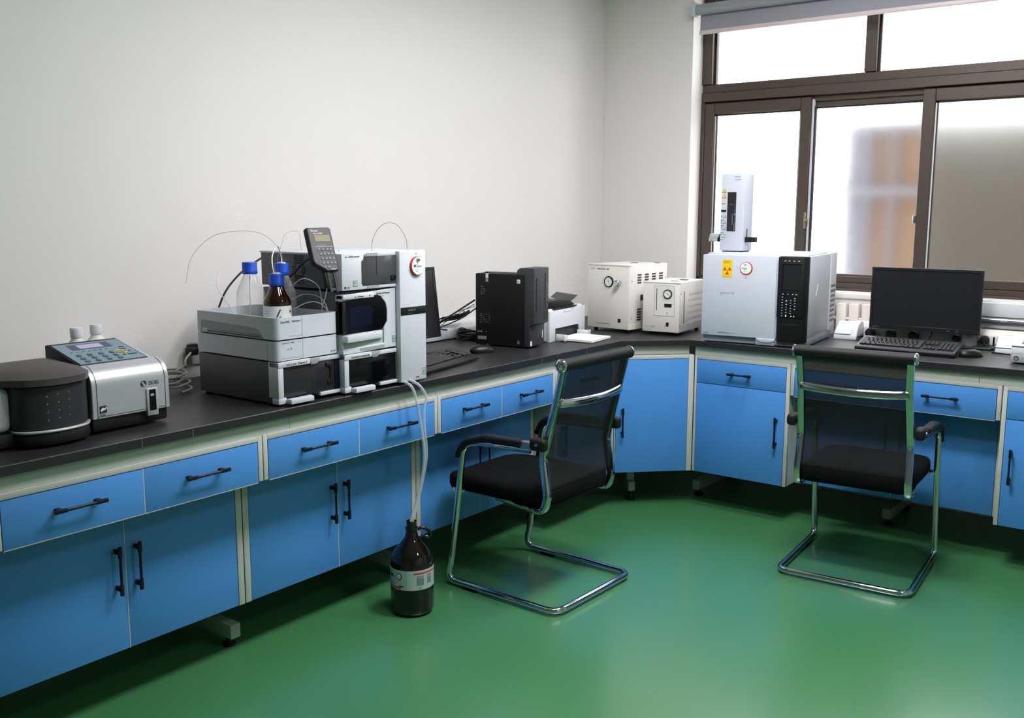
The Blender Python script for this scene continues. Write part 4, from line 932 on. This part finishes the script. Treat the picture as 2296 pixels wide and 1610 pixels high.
def louvres(b, x, y0, z0, n=4):
    for j in range(n):
        for i in range(5): b.box(x, x+.0008, y0+i*.0075, y0+i*.0075+.0058, z0+j*.0135, z0+j*.0135+.0085)
for k in range(4): louvres(b, .2652, .075+.068*k, .255)
louvres(b, .2668, .075, .062, 5); b.obj('vent_slots', 'ink', ag)
b = B(); b.box(.2652, .2664, .105, .16, .165, .195); b.obj('rating_plate', 'ink', ag)
b = B()
for y, z in ((.025, .27), (.345, .275), (.025, .075)): b.disc((.2655, y, z), (1, 0, 0), .0035, .0006, 12)
b.obj('screw', 'ink_grey', ag)
b = B(); b.box(.12, .16, .22, .235, .351, .3545); b.box(.22, .25, .30, .31, .351, .3545); b.obj('top_vent', 'ink', ag)
hg = thing('hydrogen_generator', 'small cream gas generator box with gauge, before the large one', 'lab instrument', (.700, -.70, HB), 6)
b = B(); b.box(0, .20, 0, .36, .018, .272, bev=.004); b.obj('cabinet', 'cream_case', hg)
P('front_lid', 'cream_case', hg, (-.001, .201, -.002, .015, .268, .2735), bev=.001)
for x in (.03, .17):
    for y in (.03, .33): b = B(); b.cyl((x, y, 0), (x, y, .019), .011, seg=14); b.obj('foot', 'rubber', hg)
b = B(); b.box(.0645, .1735, -.001, .0008, .102, .256); pn = b.obj('control_panel', 'cream_case', hg)
b = B()
for q in ((.064, .174, .1015, .1025), (.064, .174, .2555, .2565), (.064, .065, .1015, .2565), (.173, .174, .1015, .2565)): b.box(q[0], q[1], -.0013, .0, q[2], q[3])
b.obj('panel_outline', 'ink_grey', pn)
gauge(hg, .137, .214, .0235, -35)
b = B(); b.box(.119, .159, -.0022, .0, .146, .164, bev=.001); b.obj('display', 'black', hg)
b = B(); b.box(.0755, .079, -.0022, .0, .128, .240, bev=.001); b.obj('level_slot', 'ink', hg)
b = B(); b.box(.131, .145, -.003, .002, .050, .069, bev=.001); b.obj('power_switch', 'black', hg)
b = B(); b.text('D', .012, (.132, -.0015, .112), RT, UP); b.text('s', .008, (.101, -.0015, .202), RT, UP); b.text('5', .008, (.102, -.0015, .138), RT, UP); b.text('- a', .006, (.13, -.0015, .245), RT, UP); b.text('K uii 2', .011, (.050, -.0006, .042), RT, UP, squeeze=.8); b.obj('lettering', 'ink', hg)
b = B(); b.text('J o o', .009, (.020, -.0006, .043), RT, UP); b.obj('faint_lettering', 'ink_grey', hg)
b = B(); b.box(.1998, .2012, .06, .066, .065, .225); b.obj('sight_slot', 'ink', hg)
b = B()
for k in range(6): b.prism([(.1996, .048+k*.030), (.2015, .054+k*.030), (.1996, .072+k*.030)], .13, .34, 'y')
b.obj('side_louvre', 'cream_case', hg)
b = B(); b.disc((.2004, .018, .215), (1, 0, 0), .0035, .0006, 12); b.disc((.2004, .014, .052), (1, 0, 0), .0035, .0006, 12); b.obj('screw', 'ink', hg)
b = B(); b.box(.11, .15, .10, .112, .2715, .274); b.box(.12, .16, .20, .22, .2715, .2755); b.obj('top_vent', 'ink', hg)

# ------------------------------------------------------------------ gas chromatograph
gc = thing('gas_chromatograph', 'large pale grey gas analyser with black control panel right of the corner', 'lab instrument', (1.065, -.757, HB), 6)
Wg, Hg, Dg = .503, .425, .50
P('plinth', 'gc_base', gc, (.004, Wg-.004, .006, Dg, .004, .046), bev=.004)
for x in (.03, Wg-.05): P('foot', 'gc_base', gc, (x, x+.03, .03, .07, 0, .02)); P('foot', 'gc_base', gc, (x, x+.03, Dg-.05, Dg-.02, 0, .02))
b = B(); b.box(0, Wg-.002, .02, Dg-.08, .042, Hg, bev=.006); b.obj('oven_housing', 'gc_side', gc)
b = B(); b.box(-.002, Wg+.004, Dg-.085, Dg+.03, .042, Hg+.003, bev=.005); b.obj('rear_housing', 'gc_side', gc)
b = B(); b.prism([(.0, -.012), (.352, -.012), (.366, .0), (.366, .022), (.0, .022)], .036, Hg-.001, 'z', bev=.004); b.obj('oven_door', 'gc_white', gc)
P('release_bar', 'gc_base', gc, (.272, .362, -.012, .012, .004, .040), bev=.002)
b = B(); b.prism([(.274, .036), (.362, .036), (.362, .026), (.335, .017), (.300, .018), (.28, .028)], -.016, .0, 'y', bev=.002); b.obj('door_pull', 'gc_white', gc)
b = B(); b.prism([(.368, -.006), (.382, -.016), (.488, -.016), (Wg, .0), (Wg, .024), (.368, .024)], .026, Hg-.001, 'z', bev=.003); cpn = b.obj('control_panel', 'black_matte', gc)
b = B(); b.prism([(.368, -.020), (.486, -.020), (Wg-.001, .0), (.368, .0)], .142, Hg-.004, 'z', bev=.003); b.obj('panel_face', 'black_matte', cpn)
b = B(); b.box(.392, .474, -.0212, -.019, .272, .388, bev=.0); b.obj('display', 'screen_black', cpn)
b = B()
for q in ((.389, .477, .388, .391), (.389, .392, .269, .388)): b.box(q[0], q[1], -.0222, -.019, q[2], q[3])
b.obj('display_rim', 'black_gloss', cpn)
for x in (.395, .418, .441, .458):
    b = B(); b.lathe([(.0065, 0), (.0065, .002), (0, .0028)], seg=14, M=Matrix.Translation((x, -.0198, .251)) @ Matrix.Rotation(R(90), 4, 'X')); k_ = b.obj('soft_key', 'bezel', cpn)
    b = B(); b.box(x-.003, x+.003, -.0232, -.0222, .2495, .2525); b.obj('key_mark', 'ink_white', k_)
b = B()
for x, zs in ((.393, [.236-.0125*k for k in range(8)]), (.412, [.190, .178, .166, .154]), (.432, [.222, .210, .197, .185, .173, .161]), (.451, [.231, .221, .209, .196, .181])):
    for z in zs: b.box(x-.003, x+.003, -.0208, -.0196, z, z+.0022)
b.disc((.412, -.0203, .220), (0, 1, 0), .0032, .0005, 12); b.disc((.412, -.0203, .204), (0, 1, 0), .0026, .0005, 12); b.box(.409, .415, -.0208, -.0196, .146, .152); b.disc((.436, -.0203, .149), (0, 1, 0), .003, .0005, 12); b.disc((.449, -.0203, .149), (0, 1, 0), .003, .0005, 12)
for x in (.400, .418, .441, .462): b.box(x-.004, x+.004, -.0208, -.0196, .403, .4055)
b.obj('key_legends', 'ink_white', cpn)
b = B(); b.box(.384, .474, -.0168, -.015, .108, .110); b.obj('pocket_edge', 'bezel_grey', cpn)
b = B(); b.box(.455, .473, -.001, .0065, .008, .026); b.text('7', .014, (.462, -.0015, .011), RT, UP); b.obj('plinth_switch', 'ink', gc)
# stickers
yd = -.0125
b = B(); b.box(.098, .146, yd-.0006, yd, .320, .402); ys = b.obj('warning_sticker', 'yellow', gc)
b = B(); cx0, cz0 = .122, .350
for k in range(3):
    a = R(90+120*k+180); pts = []
    for r_, d_ in ((.006, -50), (.020, -30), (.020, 30), (.006, 50)):
        pass
    a = R(-90+120*k); q = [(cx0+.004*math.cos(a), cz0+.004*math.sin(a)), (cx0+.021*math.cos(a-R(28)), cz0+.021*math.sin(a-R(28))), (cx0+.021*math.cos(a+R(28)), cz0+.021*math.sin(a+R(28)))]
    b.prism(q, yd-.0012, yd-.0006, 'y')
b.disc((cx0, yd-.0009, cz0), (0, 1, 0), .0028, .0004, 12); b.obj('trefoil', 'orange_red', ys)
b = B(); b.text('oooo 8Poooooo', .0056, (.103, yd-.0009, .391), RT, UP, squeeze=.9); b.text('oooooooooooo', .004, (.103, yd-.0009, .386), RT, UP); b.obj('sticker_print', 'ink', ys)
b = B(); b.disc((.214, yd, .363), (0, 1, 0), .031, .0008, 40); rb = b.obj('round_badge', 'red', gc)
b = B(); b.disc((.2125, yd-.0014, .3645), (0, 1, 0), .0268, .0004, 40); b.obj('badge_face', 'sticker', rb)
b = B(); b.text('0 fzuo', .0125, (.192, yd-.0021, .359), RT, UP, squeeze=.85); b.text('( cc', .008, (.205, yd-.0021, .350), RT, UP); b.text('(a)', .012, (.203, yd-.0021, .377), RT, UP); b.text('nn nn', .004, (.203, yd-.0021, .345), RT, UP); b.text('o', .012, (.211, yd-.0005, .317), RT, UP); b.obj('badge_print', 'ink', rb)
b = B(); b.text('noooooo Conooo  C5505', .007, (.092, yd-.0004, .242), RT, UP, squeeze=.9); b.text('oooo', .005, (.092, yd-.0004, .235), RT, UP); b.text('noooooooooooo', .006, (.140, yd-.0004, .050), RT, UP, squeeze=.8); b.obj('faint_lettering', 'ink_grey', gc)
b = B(); b.text('NAOO BIOOooo', .0088, (.086, yd-.0004, .049), RT, UP, squeeze=.8); b.text('THE NOFU', .008, (.008, yd-.0004, .044), RT, UP, squeeze=.8); b.obj('lettering', 'ink', gc)
b = B()
for j in range(8):
    for i in range(7): b.box(Wg+.0036, Wg+.0046, Dg-.075+i*.013, Dg-.075+i*.013+.0065, .085+j*.0245, .085+j*.0245+.013)
b.obj('vent_slots', 'ink', gc)
b = B(); b.sweep([(Wg-.0018, .155, .235), (Wg-.0016, .175, .262), (Wg-.0018, .19, .29)], .0014, .0008, seg=6); b.obj('scuff_mark', 'gc_white', gc)
P('top_cover', 'gc_white', gc, (.01, Wg-.012, .03, Dg-.10, Hg-.002, Hg+.006), bev=.003)
# injector tower
it = thing('autosampler_tower', 'tall white injector tower with warning signs standing on the gas analyser', 'lab instrument', (1.062, -.585, HB+Hg+.007), 4)
b = B(); b.prism([(.0, .0), (.115, .0), (.118, .004), (.118, .13), (.0, .13)], .004, .378, 'z', bev=.003); b.obj('body', 'gc_white', it)
P('foot', 'gap', it, (.012, .03, .004, .12, -.002, .006)); P('foot', 'gap', it, (.05, .085, .004, .12, -.002, .006)); P('foot', 'gap', it, (.098, .11, .004, .12, -.002, .006))
b = B(); b.box(.034, .078, -.0012, .001, .100, .290); wn = b.obj('window', 'lcd_navy' if 0 else 'smoke', it)
b = B(); b.box(.060, .064, -.003, -.001, .13, .185); b.box(.0705, .0755, -.0035, -.001, .102, .140); b.cyl((.073, -.0025, .14), (.073, -.0025, .235), .0012, seg=8); b.cyl((.073, -.0025, .178), (.073, -.0025, .188), .004, seg=10); b.obj('syringe', 'satin', it)
b = B(); b.text('5.0V', .011, (.047, -.002, .226), RT, UP, squeeze=.8); b.obj('window_print', 'ink_grey', it)
def tri(par, x, z, s, m, glyph):
    b = B(); b.prism([(x-s, z), (x+s, z), (x, z+s*1.75)], -.0012, .0002, 'y'); o_ = b.obj('warning_sign', 'ink' if m == 'yellow' else 'red', par)
    b = B(); b.prism([(x-s*.80, z+s*.12), (x+s*.80, z+s*.12), (x, z+s*1.5)], -.0018, -.0008, 'y'); b.obj('sign_face', m, o_)
    b = B(); b.text(glyph, s*1.1, (x-s*.22, -.0021, z+s*.28), RT, UP, squeeze=.7); b.obj('sign_glyph', 'orange_red' if m != 'yellow' else 'ink', o_)
tri(it, .016, .288, .011, 'yellow', '!'); tri(it, .016, .261, .011, 'yellow', '~'); tri(it, .016, .236, .009, 'sticker', 'w')
b = B(); b.text('oooo', .007, (.006, -.0006, .231), RT, UP); b.obj('sign_caption', 'red', it)
b = B(); b.box(.003, .029, -.0012, .0, .193, .204); b.obj('display', 'smoke', it)
b = B()
for j, z in enumerate((.172, .164, .153, .143, .135, .125, .115, .107, .090, .081, .068, .056)):
    for i, x in enumerate((.003, .012, .022)):
        if (i+j) % 3 != 1: b.box(x, x+.006, -.001, .0, z, z+.0025)
b.text('oooooo oo', .006, (.066, -.0006, .362), RT, UP); b.text('7oooo 80ood', .006, (.066, -.0006, .348), RT, UP); b.obj('lettering', 'ink', it)
P('turret_arm', 'black', it, (.116, .168, .03, .07, .046, .072), bev=.002); P('turret_slot', 'black', it, (.1175, .1195, .05, .058, .06, .112)); P('turret_arm', 'black', it, (-.026, .002, .03, .07, .046, .072), bev=.002)
b = B(); b.box(-.066, -.022, .02, .08, .048, .064, bev=.002); b.prism([(-.066, .064), (-.018, .064), (-.010, .086), (-.058, .088)], .02, .09, 'y', bev=.002); vr = b.obj('vial_rack', 'pale_green_grey', it)
b = B(); b.text('0 i', .013, (-.054, .0194, .050), RT, UP, squeeze=.8); b.obj('rack_print', 'ink', vr)

# ------------------------------------------------------------------ right bench: monitor, keyboard, desk units
mR, T_ = monitor('large black monitor on the window bench in front of the radiator', (1.948, -.20, HB), 0, .503, .300, 0)
b = B(); b.box(.17, .24, .0225, .034, .008, .20, bev=.004); b.box(.19, .22, .0205, .0225, .008, .20); b.box(.0, .24, .0225, .034, .14, .20, bev=.003); b.obj('neck', 'satin', mR)
b = B(); b.prism([(.06, .034), (.06, .0), (.20, -.05), (.31, -.04), (.32, .0), (.30, .03), (.26, .034)], .0, .010, bev=.004, rim=True); b.obj('stand_base', 'bezel', mR)
b = B(); b.sweep([(.304, .028, .0105), (.318, .0, .0105), (.308, -.036, .0105)], .004, .001, seg=8); b.obj('painted_base_highlight', 'satin', mR)  # bright strip stands in for a highlight on the base corner
keyboard('black keyboard in front of the large monitor on the window bench', (1.757, -.600, HB), 1, w=.43, d=.16, lift=.036)
mouse('black mouse right of the keyboard on the window bench', 2.232, -.49, -40)
# small sloped desk unit
def wedge(label, loc, rotz, w=.125):
    t = thing('desk_unit', label, 'lab instrument', loc, rotz)
    b = B(); b.box(0, w, -.005, .11, .0, .022, bev=.003); b.obj('base', 'white_case', t)
    b = B(); b.prism([(.0, .022), (.11, .022), (.11, .06), (.095, .082), (.075, .084), (.0, .030)], .0, w*.72, 'x', bev=.003); b.obj('sloped_cover', 'white_case', t)
    b = B(); b.prism([(-.004, .0), (.112, .0), (.112, .07), (.10, .086), (.07, .088), (.035, .075), (.012, .045)], w*.72, w, 'x', bev=.005, seg=3); b.obj('side_cheek', 'white_case', t)
    b = B(); b.box(.0, w*.72, -.0008, .004, .0225, .026); b.obj('cover_gap', 'ink', t)
    b = B(); sv_ = Vector((0, .075, .054)).normalized(); b.text('ooo ooo', .007, (.03, .062, .0768), RT, sv_); b.text('. -', .010, (.045, .028, .0525), RT, sv_); b.text('oo', .005, (.03, .04, .061), RT, sv_); b.obj('lettering', 'ink_grey', t)
    return t
wedge('small white sloped desk unit between the gas analyser and the large monitor', (1.540, -.25, HB), 0, w=.112)
wd = wedge('white sloped desk unit behind the silver-fronted box at the right edge', (2.29, -.30, HB), 0, w=.20); wd.scale = (1, 1, 1)
bx = thing('display_box', 'white box with silver front and round emblem at the right edge', 'lab instrument', (2.405, -.592, HB), 0)
P('lower_case', 'silver', bx, (0, .16, 0, .16, .006, .042), bev=.003); P('upper_case', 'white_case', bx, (0, .16, .0, .16, .042, .072), bev=.003)
b = B(); b.prism([(.0, .072), (.16, .072), (.16, .094), (.05, .080)], .0, .16, 'x'); b.obj('top_cover', 'white_case', bx)
b = B(); b.prism([(-.001, .072), (.0, .0755), (.01, .0765), (.01, .072)], .002, .16, 'x'); b.obj('front_stripe', 'lcd_navy', bx)
b = B(); b.box(.03, .16, .05, .13, .0, .0015, M=Matrix.Translation((0, 0, .078)) @ Matrix.Rotation(R(7), 4, 'X')); b.obj('display', 'smoke', bx)
for x in (.015, .135):
    for y in (.02, .13): P('foot', 'rubber', bx, (x, x+.015, y, y+.015, 0, .007))
b = B(); b.lathe([(.0095, 0), (.0095, .0012), (.0065, .0012), (.0065, .0)], seg=28, M=Matrix.Translation((.022, -.0002, .024)) @ Matrix.Rotation(R(90), 4, 'X')); b.text('1', .011, (.0195, -.0006, .020), RT, UP); b.obj('emblem', 'ink', bx)
# trunking and plugs
tk = thing('socket_trunking', 'white socket trunking under the window behind the large monitor', 'socket trunking', (2.05, -.13, HB))
b = B(); b.prism([(.0, 0), (.05, 0), (.05, .082), (.025, .082), (.0, .058)], -.45, .80, 'x', bev=.003); b.obj('channel', 'cream_case', tk)
for x in (-.37, -.26, -.13, .02, .16, .24): P('outlet_plate', 'light_grey', tk, (x-.045, x+.045, -.003, .0, .006, .052), bev=.001)
for lab, x, z, r_ in (('round black plug leftmost under the large monitor', 1.686, .030, .024), ('round black plug second from left under the large monitor', 1.785, .030, .023), ('round black plug under the middle of the large monitor', 1.893, .032, .025), ('small round black plug left of the monitor neck', 2.087, .036, .017), ('black plug with grey lead right of the monitor neck', 2.213, .038, .019)):
    q_ = -1 if 'left of the monitor neck' in lab else 1
    t = thing('plug', lab, 'plug', (x, -.1335, HB+z))
    b = B(); b.lathe([(0, 0), (r_, 0), (r_*1.04, .006), (r_*.9, .026), (0, .030)], seg=22, M=Matrix.Rotation(R(90), 4, 'X')); b.obj('body', 'rubber', t)
    b = B(); b.sweep(smooth_path([(0, -.022, -.005), (.004, -.03, -r_), (.012*q_, -.028, -z+.006), (.05*q_, -.015, -z+.005)], 5), [.006]+[.004]*14+[.0035], seg=8); b.obj('lead', 'rubber', t)
line('power_cable', 'black cable dropping behind the large monitor to the window bench', 'cable', [(1.98, -.15, .95), (1.985, -.17, .91), (1.975, -.175, .875), (1.965, -.18, .857)], .004, 'rubber')
line('power_cable', 'thin black lead curving from the right plug to the right desk unit', 'cable', [(2.215, -.15, .875), (2.25, -.17, .865), (2.29, -.18, .885), (2.345, -.17, .905)], .0022, 'rubber')
line('power_cable', 'black lead lying between the right desk unit and the silver-fronted box', 'cable', [(2.28, -.32, .855), (2.34, -.36, .857), (2.40, -.39, .862), (2.44, -.40, .87)], .0035, 'rubber')
# radiator below the window and the long white unit beside it
ra = thing('radiator', 'white column radiator under the window behind the gas analyser', 'radiator', (1.35, -.035, .13))
for k in range(9):
    P('fin', 'radiator', ra, (.065*k, .065*k+.050, -.022, .022, .02, .88), bev=.004)
b = B(); b.cyl((-.02, 0, .07), (.60, 0, .07), .014, seg=14); b.obj('header_pipe', 'radiator', ra)
P('bracket', 'satin', ra, (.05, .07, .015, .034, .10, .80)); P('bracket', 'satin', ra, (.50, .52, .015, .034, .10, .80))
b = B(); b.cyl((-.02, 0, .80), (.60, 0, .80), .009, seg=14); b.obj('header_pipe', 'radiator', ra)
P('leg', 'radiator', ra, (.06, .09, -.015, .015, -.13, .03)); P('leg', 'radiator', ra, (.50, .53, -.015, .015, -.13, .03))
hp = thing('wall_unit', 'white wall unit with silver rail under the window, right of the large monitor', 'wall unit', (2.6, 0, .90))
P('panel', 'white_case', hp, (-.50, .75, -.03, -.001, .085, .152), bev=.004)
b = B(); b.cyl((-.50, -.034, .070), (.75, -.034, .070), .0135, seg=20); rl = b.obj('rail', 'satin', hp)
b = B(); b.text('Sooth', .013, (-.345, -.049, .066), RT, UP); b.obj('rail_lettering', 'ink_white', rl)
P('lower_lip', 'white_case', hp, (-.50, .75, -.025, -.001, .030, .058), bev=.004)
# ------------------------------------------------------------------ light: ceiling panels, one of them an added fill, and the sky outside
def ceiling_light(x, y, label, m):
    t = thing('ceiling_light', label, 'ceiling light', (x, y, HC))
    P('frame', 'white_case', t, (-.32, .32, -.17, -.155, -.03, 0), (-.32, .32, .155, .17, -.03, 0), (-.32, -.305, -.155, .155, -.03, 0), (.305, .32, -.155, .155, -.03, 0))
    P('diffuser', m, t, (-.305, .305, -.155, .155, -.022, -.002))
ceiling_light(1.9, -1.25, 'added rectangular fill panel on the ceiling nearest the window', 'lamp_fill')  # unseen panel added to brighten the back wall and room corner
ceiling_light(1.9, -2.2, 'rectangular ceiling light second from the window', 'lamp_bright')
ceiling_light(1.9, -3.1, 'rectangular ceiling light third from the window', 'lamp_soft')
ceiling_light(4.0, -2.6, 'rectangular ceiling light by the right wall', 'lamp_soft')
w = bpy.data.worlds.new('sky'); S.world = w; w.use_nodes = True
nt = w.node_tree; bg = nt.nodes['Background']
bg.inputs['Color'].default_value = (.98, .985, 1.0, 1); bg.inputs['Strength'].default_value = 6.0
try:
    S.cycles.use_denoising = True; S.cycles.max_bounces = 12; S.cycles.diffuse_bounces = 5; S.cycles.transparent_max_bounces = 24; S.cycles.transmission_bounces = 10; S.cycles.caustics_reflective = False; S.cycles.sample_clamp_indirect = 6
except Exception as e: print(e)
